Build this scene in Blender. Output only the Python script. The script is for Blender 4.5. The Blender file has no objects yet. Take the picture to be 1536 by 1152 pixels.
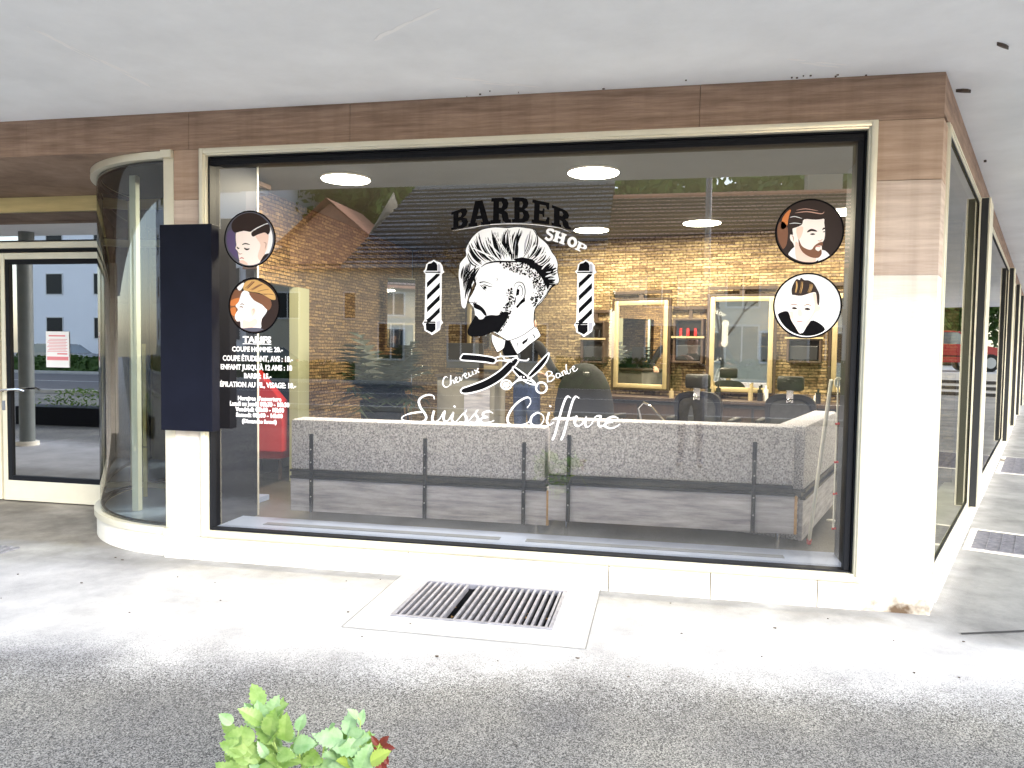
import bpy, bmesh, math, random
from mathutils import Vector, Matrix
from mathutils.geometry import tessellate_polygon
random.seed(7)
R=math.radians
S=bpy.context.scene; COL=S.collection
# ---------------- camera ----------------
FPX,YAW,PIT,ROL,CD,CH=1122.572,.1954,.0468,.0141,4.659,1.5
F=Vector((-math.sin(YAW)*math.cos(PIT),math.cos(YAW)*math.cos(PIT),-math.sin(PIT)))
RR=Vector((math.cos(YAW),math.sin(YAW),0)); UU=RR.cross(F)
R2=RR*math.cos(ROL)+UU*math.sin(ROL); U2=-RR*math.sin(ROL)+UU*math.cos(ROL)
CAM=Vector((0,-CD,CH))
cd=bpy.data.cameras.new('camera'); cam=bpy.data.objects.new('camera',cd); COL.objects.link(cam)
cam.matrix_world=Matrix(((R2.x,U2.x,-F.x,0),(R2.y,U2.y,-F.y,-CD),(R2.z,U2.z,-F.z,CH),(0,0,0,1)))
cd.sensor_width=36; cd.lens=36*FPX/1536; cd.clip_end=500; cd.clip_start=.05
S.camera=cam
# ---------------- sky, sun, exposure ----------------
SUN_EL,SUN_AZ=R(27),R(138)      # azimuth measured clockwise from +y
w=bpy.data.worlds.new('World'); S.world=w; w.use_nodes=True
nt=w.node_tree; bg=nt.nodes['Background']
sk=nt.nodes.new('ShaderNodeTexSky'); sk.sky_type='NISHITA'; sk.sun_disc=False
sk.sun_elevation=SUN_EL; sk.sun_rotation=SUN_AZ; sk.dust_density=1.2; sk.air_density=1.1
hs=nt.nodes.new('ShaderNodeHueSaturation'); hs.inputs['Saturation'].default_value=.75
nt.links.new(sk.outputs[0],hs.inputs['Color']); nt.links.new(hs.outputs[0],bg.inputs[0]); bg.inputs[1].default_value=.15
sl=bpy.data.lights.new('sun','SUN'); sl.energy=.8; sl.angle=R(14); sl.color=(1,.985,.975)
so=bpy.data.objects.new('sun',sl); COL.objects.link(so)
sdv=Vector((math.sin(SUN_AZ)*math.cos(SUN_EL),math.cos(SUN_AZ)*math.cos(SUN_EL),math.sin(SUN_EL)))
so.rotation_euler=sdv.to_track_quat('Z','Y').to_euler()
S.view_settings.view_transform='Standard'; S.view_settings.look='None'
S.view_settings.exposure=2.32; S.view_settings.gamma=1
S.render.engine='CYCLES'
S.cycles.max_bounces=8; S.cycles.transparent_max_bounces=16
# ---------------- coordinates of the plan ----------------
def ray(px,py): return F*FPX+R2*(px-768)-U2*(py-576)
def PY(px,py,y=0.):
    r=ray(px,py); return CAM+r*((y-CAM.y)/r.y)
def PZ(px,py,z=0.):
    r=ray(px,py); return CAM+r*((z-CAM.z)/r.z)
def PW(px,py,p0,n):
    r=ray(px,py); return CAM+r*((p0-CAM).dot(n)/r.dot(n))
CN=Vector((1.532,0,0)); SD=Vector((.4105,.9119,0)); SN=Vector((.9119,-.4105,0))
def side(s,n,z): return CN+SD*s+SN*n+Vector((0,0,z))
SANG=math.atan2(SD.y,SD.x)
# ---------------- materials ----------------
def M(name,col,rough=.6,metal=0,noise=0,scale=8,bump=0,bscale=60,stretch=None,spec=None,col2=None,emit=0,trans=0,detail=5):
    m=bpy.data.materials.new(name); m.use_nodes=True; n=m.node_tree; L=n.links; b=n.nodes['Principled BSDF']
    b.inputs['Roughness'].default_value=rough; b.inputs['Metallic'].default_value=metal
    if spec is not None: b.inputs['Specular IOR Level'].default_value=spec
    b.inputs['Base Color'].default_value=(*col,1)
    tc=n.nodes.new('ShaderNodeTexCoord'); mp=n.nodes.new('ShaderNodeMapping'); L.new(tc.outputs['Object'],mp.inputs[0])
    if stretch: mp.inputs['Scale'].default_value=stretch
    if noise or col2:
        t=n.nodes.new('ShaderNodeTexNoise'); t.inputs['Scale'].default_value=scale; t.inputs['Detail'].default_value=detail; t.inputs['Roughness'].default_value=.65
        L.new(mp.outputs[0],t.inputs['Vector'])
        c=n.nodes.new('ShaderNodeValToRGB'); c.color_ramp.elements[0].position=.3; c.color_ramp.elements[1].position=.7
        c2=col2 if col2 else tuple(min(1,x*(1+noise)) for x in col)
        c1=col if col2 else tuple(x*(1-noise) for x in col)
        c.color_ramp.elements[0].color=(*c1,1); c.color_ramp.elements[1].color=(*c2,1)
        L.new(t.outputs[0],c.inputs[0]); L.new(c.outputs[0],b.inputs['Base Color'])
    if bump:
        t2=n.nodes.new('ShaderNodeTexNoise'); t2.inputs['Scale'].default_value=bscale; t2.inputs['Detail'].default_value=4
        L.new(mp.outputs[0],t2.inputs['Vector']); bp=n.nodes.new('ShaderNodeBump'); bp.inputs['Strength'].default_value=bump; bp.inputs['Distance'].default_value=.01
        L.new(t2.outputs[0],bp.inputs['Height']); L.new(bp.outputs[0],b.inputs['Normal'])
    if emit:
        b.inputs['Emission Color'].default_value=(*col,1); b.inputs['Emission Strength'].default_value=emit
    if trans:
        tr=n.nodes.new('ShaderNodeBsdfTranslucent'); tr.inputs[0].default_value=(col[0]*1.2,col[1]*1.2,col[2]*.8,1)
        mx=n.nodes.new('ShaderNodeMixShader'); mx.inputs[0].default_value=trans
        L.new(b.outputs[0],mx.inputs[1]); L.new(tr.outputs[0],mx.inputs[2]); L.new(mx.outputs[0],n.nodes['Material Output'].inputs[0])
    return m
def glass(name,ior=1.9,tint=(.92,.96,.95),smudge=.0):
    m=bpy.data.materials.new(name); m.use_nodes=True; n=m.node_tree; L=n.links; n.nodes.remove(n.nodes['Principled BSDF'])
    t=n.nodes.new('ShaderNodeBsdfTransparent'); t.inputs[0].default_value=(*tint,1)
    g=n.nodes.new('ShaderNodeBsdfGlossy'); g.inputs['Roughness'].default_value=.0
    f=n.nodes.new('ShaderNodeFresnel'); f.inputs[0].default_value=ior
    # abs() of the normal side: fresnel behaves alike from both faces
    geo=n.nodes.new('ShaderNodeNewGeometry')
    x=n.nodes.new('ShaderNodeMixShader'); L.new(f.outputs[0],x.inputs[0]); L.new(t.outputs[0],x.inputs[1]); L.new(g.outputs[0],x.inputs[2])
    L.new(x.outputs[0],n.nodes['Material Output'].inputs[0]); return m
def brickmat(name,c1,c2,mort,bw,bh,bump=.6,ms=.006,dark=None):
    m=bpy.data.materials.new(name); m.use_nodes=True; n=m.node_tree; L=n.links; b=n.nodes['Principled BSDF']; b.inputs['Roughness'].default_value=.8
    tc=n.nodes.new('ShaderNodeTexCoord'); sp=n.nodes.new('ShaderNodeSeparateXYZ'); cb=n.nodes.new('ShaderNodeCombineXYZ')
    L.new(tc.outputs['Object'],sp.inputs[0]); L.new(sp.outputs[0],cb.inputs[0]); L.new(sp.outputs[2],cb.inputs[1])
    br=n.nodes.new('ShaderNodeTexBrick'); br.inputs['Scale'].default_value=1; br.inputs['Brick Width'].default_value=bw; br.inputs['Row Height'].default_value=bh
    br.inputs['Mortar Size'].default_value=ms; br.inputs['Color1'].default_value=(*c1,1); br.inputs['Color2'].default_value=(*c2,1); br.inputs['Mortar'].default_value=(*mort,1)
    br.inputs['Mortar Smooth'].default_value=.3; br.offset=.5
    no=n.nodes.new('ShaderNodeTexNoise'); no.inputs['Scale'].default_value=9; no.inputs['Detail'].default_value=6
    wv=n.nodes.new('ShaderNodeVectorMath'); wv.operation='MULTIPLY_ADD'; wv.inputs[1].default_value=(.03,.02,0)
    L.new(no.outputs['Color'],wv.inputs[0]); L.new(cb.outputs[0],wv.inputs[2]); L.new(cb.outputs[0],no.inputs['Vector']); L.new(wv.outputs[0],br.inputs['Vector'])
    n2=n.nodes.new('ShaderNodeTexNoise'); n2.inputs['Scale'].default_value=30; n2.inputs['Detail'].default_value=5; L.new(cb.outputs[0],n2.inputs['Vector'])
    mx=n.nodes.new('ShaderNodeMix'); mx.data_type='RGBA'; mx.blend_type='MULTIPLY'; mx.inputs[0].default_value=.8
    rp=n.nodes.new('ShaderNodeValToRGB'); rp.color_ramp.elements[0].position=.35; rp.color_ramp.elements[0].color=(.35,.32,.3,1); rp.color_ramp.elements[1].position=.62; rp.color_ramp.elements[1].color=(1.2,1.2,1.15,1)
    L.new(n2.outputs[0],rp.inputs[0]); L.new(br.outputs[0],mx.inputs[6]); L.new(rp.outputs[0],mx.inputs[7]); L.new(mx.outputs[2],b.inputs['Base Color'])
    ad=n.nodes.new('ShaderNodeMath'); ad.operation='MULTIPLY_ADD'; ad.inputs[1].default_value=-1; L.new(br.outputs['Fac'],ad.inputs[0]); L.new(n2.outputs[0],ad.inputs[2])
    bp=n.nodes.new('ShaderNodeBump'); bp.inputs['Strength'].default_value=bump; bp.inputs['Distance'].default_value=.02
    L.new(ad.outputs[0],bp.inputs['Height']); L.new(bp.outputs[0],b.inputs['Normal']); return m
def stone(name,ca,cb_,streak=(.6,.6,9)):
    # bedded limestone: fine horizontal beds, a few dark vertical rain marks
    m=M(name,ca,.7,0,col2=cb_,scale=3.2,stretch=streak,bump=.25,bscale=25,detail=8); n=m.node_tree; L=n.links; b=n.nodes['Principled BSDF']
    tc=n.nodes.new('ShaderNodeTexCoord'); mp=n.nodes.new('ShaderNodeMapping'); mp.inputs['Scale'].default_value=(7,7,.5); L.new(tc.outputs['Object'],mp.inputs[0])
    t=n.nodes.new('ShaderNodeTexNoise'); t.inputs['Scale'].default_value=1.6; t.inputs['Detail'].default_value=6; L.new(mp.outputs[0],t.inputs['Vector'])
    r=n.nodes.new('ShaderNodeValToRGB'); r.color_ramp.elements[0].position=.33; r.color_ramp.elements[0].color=(.6,.56,.52,1); r.color_ramp.elements[1].position=.55; r.color_ramp.elements[1].color=(1,1,1,1)
    L.new(t.outputs[0],r.inputs[0]); mx=n.nodes.new('ShaderNodeMix'); mx.data_type='RGBA'; mx.blend_type='MULTIPLY'; mx.inputs[0].default_value=.32
    src=b.inputs['Base Color'].links[0].from_socket; L.new(src,mx.inputs[6]); L.new(r.outputs[0],mx.inputs[7]); L.new(mx.outputs[2],b.inputs['Base Color']); return m
m_soffit=M('soffit_paint',(.88,.9,.92),.8,noise=.07,scale=1.6,bump=.2,bscale=9,detail=9)
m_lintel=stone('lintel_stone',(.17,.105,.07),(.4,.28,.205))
m_piershade=stone('shaded_pier_stone',(.3,.2,.14),(.5,.37,.28))  # brown stain plus soffit shade painted into the top pier slab
m_halfshade=stone('half_shaded_pier_stone',(.42,.32,.26),(.66,.55,.47))  # in-between tone: painted soffit shade easing off down the pier
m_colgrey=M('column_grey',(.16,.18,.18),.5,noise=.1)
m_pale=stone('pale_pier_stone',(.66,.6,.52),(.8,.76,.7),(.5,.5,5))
m_plinth=M('plinth_paint',(.8,.76,.66),.6,noise=.06,scale=5,bump=.15,bscale=40)
m_scar=M('plaster_scar',(.95,.95,.95),.8)
m_stain=M('rust_stain',(.2,.12,.06),.9,noise=.5,scale=12)
m_alu=M('champagne_aluminium',(.74,.7,.56),.35,.35,noise=.06,scale=4)
m_white=M('white_paint',(.8,.8,.76),.4)
m_black=M('black_rubber',(.007,.008,.011),.5,spec=.15)
m_blackpanel=M('black_panel',(.006,.007,.014),.5,noise=.2,scale=3,spec=.1)
m_glass=glass('window_glass',2.8,(.95,.97,.97))
m_glassd=glass('door_glass',6.0,(.4,.44,.46))
m_glassc=glass('curved_glass',2.1,(.84,.97,.9))
m_glasss=glass('side_glass',3.4,(.22,.26,.25))
m_dark=M('dark_interior',(.02,.022,.025),.5)
m_ceil=M('interior_ceiling',(.11,.11,.09),.8,noise=.05)
m_floor=M('interior_floor',(.09,.085,.075),.35,noise=.3,scale=2)
m_yellow=M('ochre_panel',(.6,.5,.24),.5,noise=.15,scale=2,stretch=(1,1,8))
m_brick=brickmat('split_stone_cladding',(.48,.36,.19),(.2,.13,.06),(.09,.055,.025),.19,.034,1.0,.004)
m_brick2=brickmat('split_stone_side',(.42,.27,.12),(.16,.09,.045),(.05,.03,.02),.15,.034,1.0,.004)
m_sill=M('grey_blue_sill',(.28,.35,.56),.3,noise=.08,scale=3)
m_vent=M('vent_slot',(.11,.13,.18),.4)
m_fabric=M('speckled_fabric',(.09,.09,.12),.95,col2=(.74,.74,.84),scale=95,bump=.4,bscale=150,detail=3)
m_ply=M('grey_plywood',(.22,.22,.28),.75,col2=(.6,.6,.7),scale=3,stretch=(1,3,9),bump=.15,bscale=20,detail=8)
m_plyedge=M('plywood_edge',(.5,.3,.12),.7,noise=.2,scale=30)
m_strap=M('black_steel_strap',(.012,.013,.018),.4,.3)
m_screw=M('steel_screw',(.7,.7,.72),.3,.8)
m_chrome=M('chrome',(.8,.8,.82),.12,1)
m_leather=M('black_leather',(.02,.02,.021),.38,bump=.2,bscale=80)
m_leather2=M('grey_leather',(.05,.05,.048),.45,bump=.2,bscale=80,noise=.3,scale=20)
m_wood=M('dark_wood',(.05,.03,.018),.5,noise=.3,scale=4,stretch=(6,1,1))
m_gold=M('gilt_frame',(.52,.42,.24),.35,.3,noise=.1)
m_mirror=M('mirror_glass',(.85,.85,.83),.02,1)
m_lampring=M('lamp_ring',(.8,.78,.7),.4)
m_lamp=M('lamp_diffuser',(1,.95,.78),.5,emit=9)
m_vw=M('white_vinyl',(.86,.86,.87),.5,spec=.2)
m_vb=M('black_vinyl',(.004,.004,.005),.6,spec=.05)
m_vg=M('grey_vinyl',(.42,.42,.47),.5,spec=.2)
m_red=M('red_plastic',(.6,.03,.03),.4)
m_redpaint=M('red_car_paint',(.55,.012,.02),.2,spec=.8)
m_whitecar=M('white_car_paint',(.75,.76,.78),.25)
m_silver=M('silver_car_paint',(.3,.32,.34),.25,.5)
m_tyre=M('tyre_rubber',(.02,.02,.02),.8)
m_rim=M('wheel_rim',(.5,.5,.52),.3,.8)
m_carglass=M('car_glass',(.25,.3,.34),.05,.4)
m_steel=M('galvanised_steel',(.3,.3,.34),.45,.5,noise=.3,scale=20)
m_pit=M('drain_pit',(.02,.02,.022),.8,noise=.4,scale=8)
m_conc=M('apron_concrete',(.44,.44,.43),.85,noise=.1,scale=5,bump=.2,bscale=50)
m_leaf=M('pale_leaf',(.14,.27,.05),.4,col2=(.42,.55,.2),scale=22,trans=.45)
m_leaf2=M('bluish_leaf',(.18,.34,.13),.4,col2=(.45,.6,.36),scale=22,trans=.4)
m_leafy=M('yellow_leaf',(.3,.4,.08),.45,noise=.2,scale=14,trans=.4)
m_leafr=M('red_leaf',(.14,.025,.02),.45,noise=.3,scale=14,trans=.3)
m_joint=M('paving_joint_grey',(.2,.2,.19),.9)
m_stem=M('green_stem',(.28,.38,.1),.5)
m_fol=M('tree_foliage',(.05,.11,.025),.6,col2=(.18,.3,.07),scale=1.5,trans=.25)
m_folb=M('light_foliage',(.08,.17,.03),.6,col2=(.28,.42,.1),scale=1.5,trans=.3)
m_hedge=M('hedge_foliage',(.03,.08,.015),.6,col2=(.1,.19,.04),scale=2,trans=.2)
m_palm=M('palm_leaf',(.012,.022,.008),.5,noise=.4)
m_bark=M('bark',(.07,.05,.035),.9,noise=.4,scale=10)
m_render=M('white_render',(.8,.82,.88),.85,noise=.04,scale=.5)
m_cream=M('cream_render',(.55,.5,.4),.85,noise=.08,scale=.5)
m_tile=brickmat('red_roof_tile',(.75,.5,.42),(.55,.33,.26),(.1,.05,.04),.24,.15,1,.026)
m_courseshade=M('roof_course_shade',(.06,.035,.03),.9)  # dark risers paint the shadow line between tile courses
m_slateshade=M('slate_course_shade',(.02,.022,.03),.9)  # painted shadow line between slate courses
m_otile=M('orange_roof_tile',(.65,.32,.2),.8,noise=.2,scale=4)
m_slate=brickmat('grey_roof_slate',(.36,.38,.44),(.2,.21,.25),(.02,.02,.025),.35,.17,1,.028)
m_slatel=M('slate_edge',(.3,.32,.34),.6)
m_winframe=M('house_window_frame',(.6,.6,.6),.5)
m_winglass=M('house_window_glass',(.015,.018,.022),.3,spec=.15)
m_skin=M('skin',(.6,.36,.26),.6)
m_navy=M('navy_denim',(.04,.06,.14),.9,noise=.3,scale=40)
m_blackcloth=M('black_cloth',(.015,.015,.018),.9)
m_hair=M('dark_hair',(.02,.014,.01),.6,bump=.5,bscale=80)
# ---------------- builders ----------------
def link(o,parent=None):
    COL.objects.link(o)
    if parent: o.parent=parent
    return o
def tag(o,label=None,cat=None,group=None,kind=None):
    if label: o['label']=label
    if cat: o['category']=cat
    if group: o['group']=group
    if kind: o['kind']=kind
    return o
def empty(name,loc=(0,0,0),rz=0,label=None,cat=None,group=None):
    o=bpy.data.objects.new(name,None); COL.objects.link(o); o.location=loc; o.rotation_euler=(0,0,rz); o.empty_display_size=.2
    return tag(o,label,cat,group)
class MB:
    def __init__(s): s.v=[];s.f=[];s.mi=[];s.cur=0
    def add(s,v,f):
        b=len(s.v); s.v+= [tuple(x) for x in v]; s.f+=[tuple(i+b for i in q) for q in f]; s.mi+=[s.cur]*len(f); return s
    def box(s,x0,y0,z0,x1,y1,z1,T=None,bev=0):
        if bev>0:
            b=min(bev,abs(x1-x0)/3,abs(y1-y0)/3,abs(z1-z0)/3)
            bm=bmesh.new(); bmesh.ops.create_cube(bm,size=1)
            for q in bm.verts: q.co=Vector(((x0+x1)/2+q.co.x*(x1-x0),(y0+y1)/2+q.co.y*(y1-y0),(z0+z1)/2+q.co.z*(z1-z0)))
            bmesh.ops.bevel(bm,geom=bm.edges[:],offset=b,segments=2,affect='EDGES',profile=.5)
            bm.verts.index_update(); v=[q.co.copy() for q in bm.verts]; f=[[q.index for q in g.verts] for g in bm.faces]; bm.free()
        else:
            v=[Vector(p) for p in ((x0,y0,z0),(x1,y0,z0),(x1,y1,z0),(x0,y1,z0),(x0,y0,z1),(x1,y0,z1),(x1,y1,z1),(x0,y1,z1))]
            f=[(0,3,2,1),(4,5,6,7),(0,1,5,4),(1,2,6,5),(2,3,7,6),(3,0,4,7)]
        if T: v=[T(p) for p in v]
        return s.add(v,f)
    def tube(s,pts,r,n=8,r1=None,cap=True):
        pts=[Vector(p) for p in pts]; v=[];f=[]; k=len(pts)
        a=None
        for i,p in enumerate(pts):
            d=(pts[min(i+1,k-1)]-pts[max(i-1,0)]).normalized()
            if a is None: a=d.orthogonal().normalized()
            a=(a-d*a.dot(d)).normalized(); b=d.cross(a); rr=r if r1 is None else r+(r1-r)*i/(k-1)
            v+=[p+(a*math.cos(t)+b*math.sin(t))*rr for t in [2*math.pi*j/n for j in range(n)]]
        for i in range(k-1):
            for j in range(n): f.append((i*n+j,i*n+(j+1)%n,(i+1)*n+(j+1)%n,(i+1)*n+j))
        if cap: f.append(tuple(range(n-1,-1,-1))); f.append(tuple((k-1)*n+j for j in range(n)))
        return s.add(v,f)
    def prism(s,poly,z0,z1,T=None,n0=None):
        k=len(poly); v=[Vector((p[0],p[1],z0)) for p in poly]+[Vector((p[0],p[1],z1)) for p in poly]
        tri=tessellate_polygon([[Vector((p[0],p[1],0)) for p in poly]])
        f=[tuple(reversed(t)) for t in tri]+[tuple(i+k for i in t) for t in tri]+[(i,(i+1)%k,(i+1)%k+k,i+k) for i in range(k)]
        if T: v=[T(p) for p in v]
        return s.add(v,f)
    def sphere(s,c,r,sx=1,sy=1,sz=1,n=10):
        v=[];f=[]
        for i in range(n+1):
            th=math.pi*i/n
            for j in range(2*n):
                ph=math.pi*j/n; v.append((c[0]+r*sx*math.sin(th)*math.cos(ph),c[1]+r*sy*math.sin(th)*math.sin(ph),c[2]+r*sz*math.cos(th)))
        for i in range(n):
            for j in range(2*n): f.append((i*2*n+j,(i+1)*2*n+j,(i+1)*2*n+(j+1)%(2*n),i*2*n+(j+1)%(2*n)))
        return s.add(v,f)
    def build(s,name,mats,parent=None,smooth=False,loc=None,rz=None):
        me=bpy.data.meshes.new(name); me.from_pydata(s.v,[],s.f)
        if not isinstance(mats,(list,tuple)): mats=[mats]
        for m in mats: me.materials.append(m)
        if len(mats)>1:
            for p,i in zip(me.polygons,s.mi): p.material_index=i
        me.validate()
        bm=bmesh.new(); bm.from_mesh(me); bmesh.ops.recalc_face_normals(bm,faces=bm.faces[:]); bm.to_mesh(me); bm.free()
        if smooth:
            for p in me.polygons: p.use_smooth=True
            try: me.set_sharp_from_angle(angle=R(40))
            except Exception: pass
        o=bpy.data.objects.new(name,me); link(o,parent)
        if loc is not None: o.location=loc
        if rz is not None: o.rotation_euler=(0,0,rz)
        return o
def frame4(mb,x0,z0,x1,z1,y0,y1,t,T=None,bev=.004):
    mb.box(x0,y0,z0,x0+t,y1,z1,T,bev); mb.box(x1-t,y0,z0,x1,y1,z1,T,bev)
    mb.box(x0+t,y0,z0,x1-t,y1,z0+t,T,bev); mb.box(x0+t,y0,z1-t,x1-t,y1,z1,T,bev)
def sideT(p): return CN+SD*p.x+SN*(-p.y)+Vector((0,0,p.z))    # local x along side wall, -y outward
def stain_plinth():
    n=m_plinth.node_tree; L=n.links; b=n.nodes['Principled BSDF']; tc=n.nodes.new('ShaderNodeTexCoord')
    mp=n.nodes.new('ShaderNodeMapping'); mp.inputs['Location'].default_value=(-1.42*3.4,0,-.0); mp.inputs['Scale'].default_value=(3.4,1,7); L.new(tc.outputs['Object'],mp.inputs[0])
    vl=n.nodes.new('ShaderNodeVectorMath'); vl.operation='LENGTH'; L.new(mp.outputs[0],vl.inputs[0])
    no=n.nodes.new('ShaderNodeTexNoise'); no.inputs['Scale'].default_value=14; no.inputs['Detail'].default_value=6; L.new(tc.outputs['Object'],no.inputs['Vector'])
    ad=n.nodes.new('ShaderNodeMath'); ad.operation='MULTIPLY_ADD'; ad.inputs[1].default_value=1.6; L.new(no.outputs[0],ad.inputs[0]); L.new(vl.outputs['Value'],ad.inputs[2])
    r=n.nodes.new('ShaderNodeValToRGB'); r.color_ramp.elements[0].position=.85; r.color_ramp.elements[0].color=(1,1,1,1); r.color_ramp.elements[1].position=1.55; r.color_ramp.elements[1].color=(0,0,0,1); 
    mr=n.nodes.new('ShaderNodeMapRange'); mr.inputs[1].default_value=.95; mr.inputs[2].default_value=1.75; mr.inputs[3].default_value=1; mr.inputs[4].default_value=0; L.new(ad.outputs[0],mr.inputs[0])
    mx=n.nodes.new('ShaderNodeMix'); mx.data_type='RGBA'; L.new(mr.outputs[0],mx.inputs[0]); L.new(b.inputs['Base Color'].links[0].from_socket,mx.inputs[6]); mx.inputs[7].default_value=(.09,.055,.028,1); L.new(mx.outputs[2],b.inputs['Base Color'])
stain_plinth()
LAMPW=20
# ---------------- the building ----------------
B=empty('shop_building',(0,0,0),0,'shop building corner with brown stone lintel above a large shop window and white soffit','building')
FZ=.15   # interior floor
# soffit; unseen storeys added on top to block sky light
SOFY=-2.35
sp=[(-26,SOFY),(CN.x+3.0,SOFY)]
e1=side(24,3.0,0); e0=side(24,-10,0)
sp=[(-26,SOFY),(CN.x+SN.x*3+(SOFY-SN.y*3)*SD.x/SD.y,SOFY),(e1.x,e1.y),(e0.x,e0.y),(-26,16)]
MB().prism(sp,3.087,3.35).build('soffit',m_soffit,B)
up=MB().prism([(-25.9,SOFY+.1),(sp[1][0]-.1,SOFY+.1),(e1.x-.2,e1.y-.1),(e0.x,e0.y-.1),(-25.9,15.9)],3.35,12).build('added_storeys',m_cream,B)
for fl in range(3):
    for k in range(8):
        x=-20+k*3.1; q=MB(); q.box(x,SOFY-.0+.06,4.3+fl*2.8,x+1.5,SOFY+.12,5.8+fl*2.8); wo=q.build('window',m_winglass,B)
        q=MB(); frame4(q,x-.06,4.24+fl*2.8,x+1.56,5.86+fl*2.8,SOFY+.03,SOFY+.11,.07); q.build('frame',m_winframe,wo)
# small stains and cracked paint on the soffit: a hanging flake and a few spots
q=MB()
for (px,py,sx,sy,a) in ((1446,134,.045,.012,.3),(1505,66,.05,.006,.7),(1478,240,.01,.006,0)):
    c=PZ(px,py,3.087); pts=[(sx*math.cos(t)*(1+.3*math.sin(3*t)),sy*math.sin(t)) for t in [i*math.pi/5 for i in range(10)]]
    q.prism([(c.x+u*math.cos(a)-v*math.sin(a),c.y+u*math.sin(a)+v*math.cos(a)) for u,v in pts],3.07,3.089)
qs=MB(); r9=random.Random(12)
for (xa,ya,xb,yb,n_) in ((60,48,225,128,16),(690,118,790,128,9),(1190,92,1260,98,6),(560,60,640,20,7)):
    for i in range(n_):
        u=(i+r9.random())/n_; c=PZ(xa+(xb-xa)*u,ya+(yb-ya)*u+r9.uniform(-3,3),3.087); L_=r9.uniform(.03,.13); W__=r9.uniform(.003,.012); an=math.atan2(PZ(xb,yb,3.087).y-PZ(xa,ya,3.087).y,PZ(xb,yb,3.087).x-PZ(xa,ya,3.087).x)
        qs.prism([(c.x+a*L_*math.cos(an)-b*W__*math.sin(an),c.y+a*L_*math.sin(an)+b*W__*math.cos(an)) for a,b in ((-1,0),(-.5,.8),(.2,1),(1,.2),(.6,-.7),(-.3,-1))],3.0848+i*.00005,3.0862+i*.00005)
tag(qs.build('paint_scars',m_scar,B),kind='stuff')
rs=random.Random(3)
for i in range(14):
    px=rs.choice([rs.uniform(700,790),rs.uniform(850,1420),rs.uniform(1190,1260)]); py=183-px*.0537-rs.uniform(0,5)*(rs.random()**2)*5-1
    c=PZ(px,py,3.087); r=rs.uniform(.002,.007); q.prism([(c.x+r*rs.uniform(.6,1.4)*math.cos(t),c.y+r*rs.uniform(.3,1)*math.sin(t)) for t in [j*math.pi/3 for j in range(6)]],3.08,3.0885)
tag(q.build('paint_flakes',m_wood,B),kind='stuff')
# lintel panels
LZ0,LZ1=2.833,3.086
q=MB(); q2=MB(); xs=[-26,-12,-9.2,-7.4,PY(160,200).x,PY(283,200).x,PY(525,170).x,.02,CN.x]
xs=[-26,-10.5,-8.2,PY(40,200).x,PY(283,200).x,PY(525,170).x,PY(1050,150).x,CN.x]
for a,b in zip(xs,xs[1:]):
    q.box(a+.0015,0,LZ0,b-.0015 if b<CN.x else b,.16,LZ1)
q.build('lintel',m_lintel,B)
q2.box(-26,.16,LZ0+.004,CN.x-.02,.3,LZ1).build('lintel_backing',m_dark,B)
# side lintel
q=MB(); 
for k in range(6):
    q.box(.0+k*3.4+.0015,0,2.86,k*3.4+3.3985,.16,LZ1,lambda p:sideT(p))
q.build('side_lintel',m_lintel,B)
# corner pier: front panels
def cpoly(x0,s1,inn=.28):
    a=side(s1,0,0); b=side(s1,-inn,0); return [(x0,.0),(CN.x,0),(a.x,a.y),(b.x,b.y),(x0,inn)]
for z0,z1,m in ((.16,1.953,m_pale),(1.955,2.49,m_halfshade),(2.493,2.83,m_piershade)):
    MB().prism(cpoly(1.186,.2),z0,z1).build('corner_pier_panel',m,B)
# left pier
for z0,z1,m in ((.16,1.953,m_pale),(1.955,2.49,m_halfshade),(2.493,2.83,m_piershade)):
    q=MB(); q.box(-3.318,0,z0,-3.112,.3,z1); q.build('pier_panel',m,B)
# plinth blocks
q=MB(); px=[-3.33,PY(283,820).x,PY(913,870).x,PY(1065,880).x,PY(1225,890).x]
ps=sorted([-3.40,-3.17,-1.6,PY(913,870).x,PY(1065,880).x,PY(1225,890).x])+[CN.x]
for a,b in zip(ps,ps[1:]):
    if b<CN.x: q.box(a+.003,-.022,-.05,b-.003,.25,.155,None,.004)
    else:
        e=side(.25,.022,0); q.prism([(a+.003,-.022),(CN.x+.022,-.022),(e.x,e.y),(a+.001,.3)],-.05,.155)
q.build('plinth',m_plinth,B)
CX,CY,CR=-3.38,1.3,1.27
def arc(r,a0=180,a1=270,n=28): return [(CX+r*math.cos(R(a0+(a1-a0)*i/n)),CY+r*math.sin(R(a0+(a1-a0)*i/n))) for i in range(n+1)]
q=MB(); q.prism(arc(CR+.012)+[(CX,CY)],-.05,.155); q.build('curved_plinth',m_plinth,B,True)
q=MB()
for k in range(6):
    q.box(.26+k*3.4,-.03,-.05,.26+k*3.4+3.398,.3,.17,sideT)
q.build('side_plinth',m_plinth,B)
# ---- shop window ----
W=empty('shop_window'); W.parent=B
WX0,WX1,WZ0,WZ1=-3.108,1.184,.160,2.830
q=MB(); frame4(q,WX0,WZ0,WX1,WZ1,-.03,.07,.05); 
frame4(q,WX0+.012,WZ0+.012,WX1-.012,WZ1-.012,-.042,-.03,.026,None,.003)
q.build('frame',m_alu,W,True)
q=MB(); frame4(q,WX0+.05,WZ0+.05,WX1-.05,WZ1-.05,.0,.075,.012); q.build('gasket',m_black,W)
q=MB(); q.box(WX0+.055,.058,WZ0+.055,WX1-.055,.060,WZ1-.055); 
gl=q.build('pane',m_glass,W)
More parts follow.
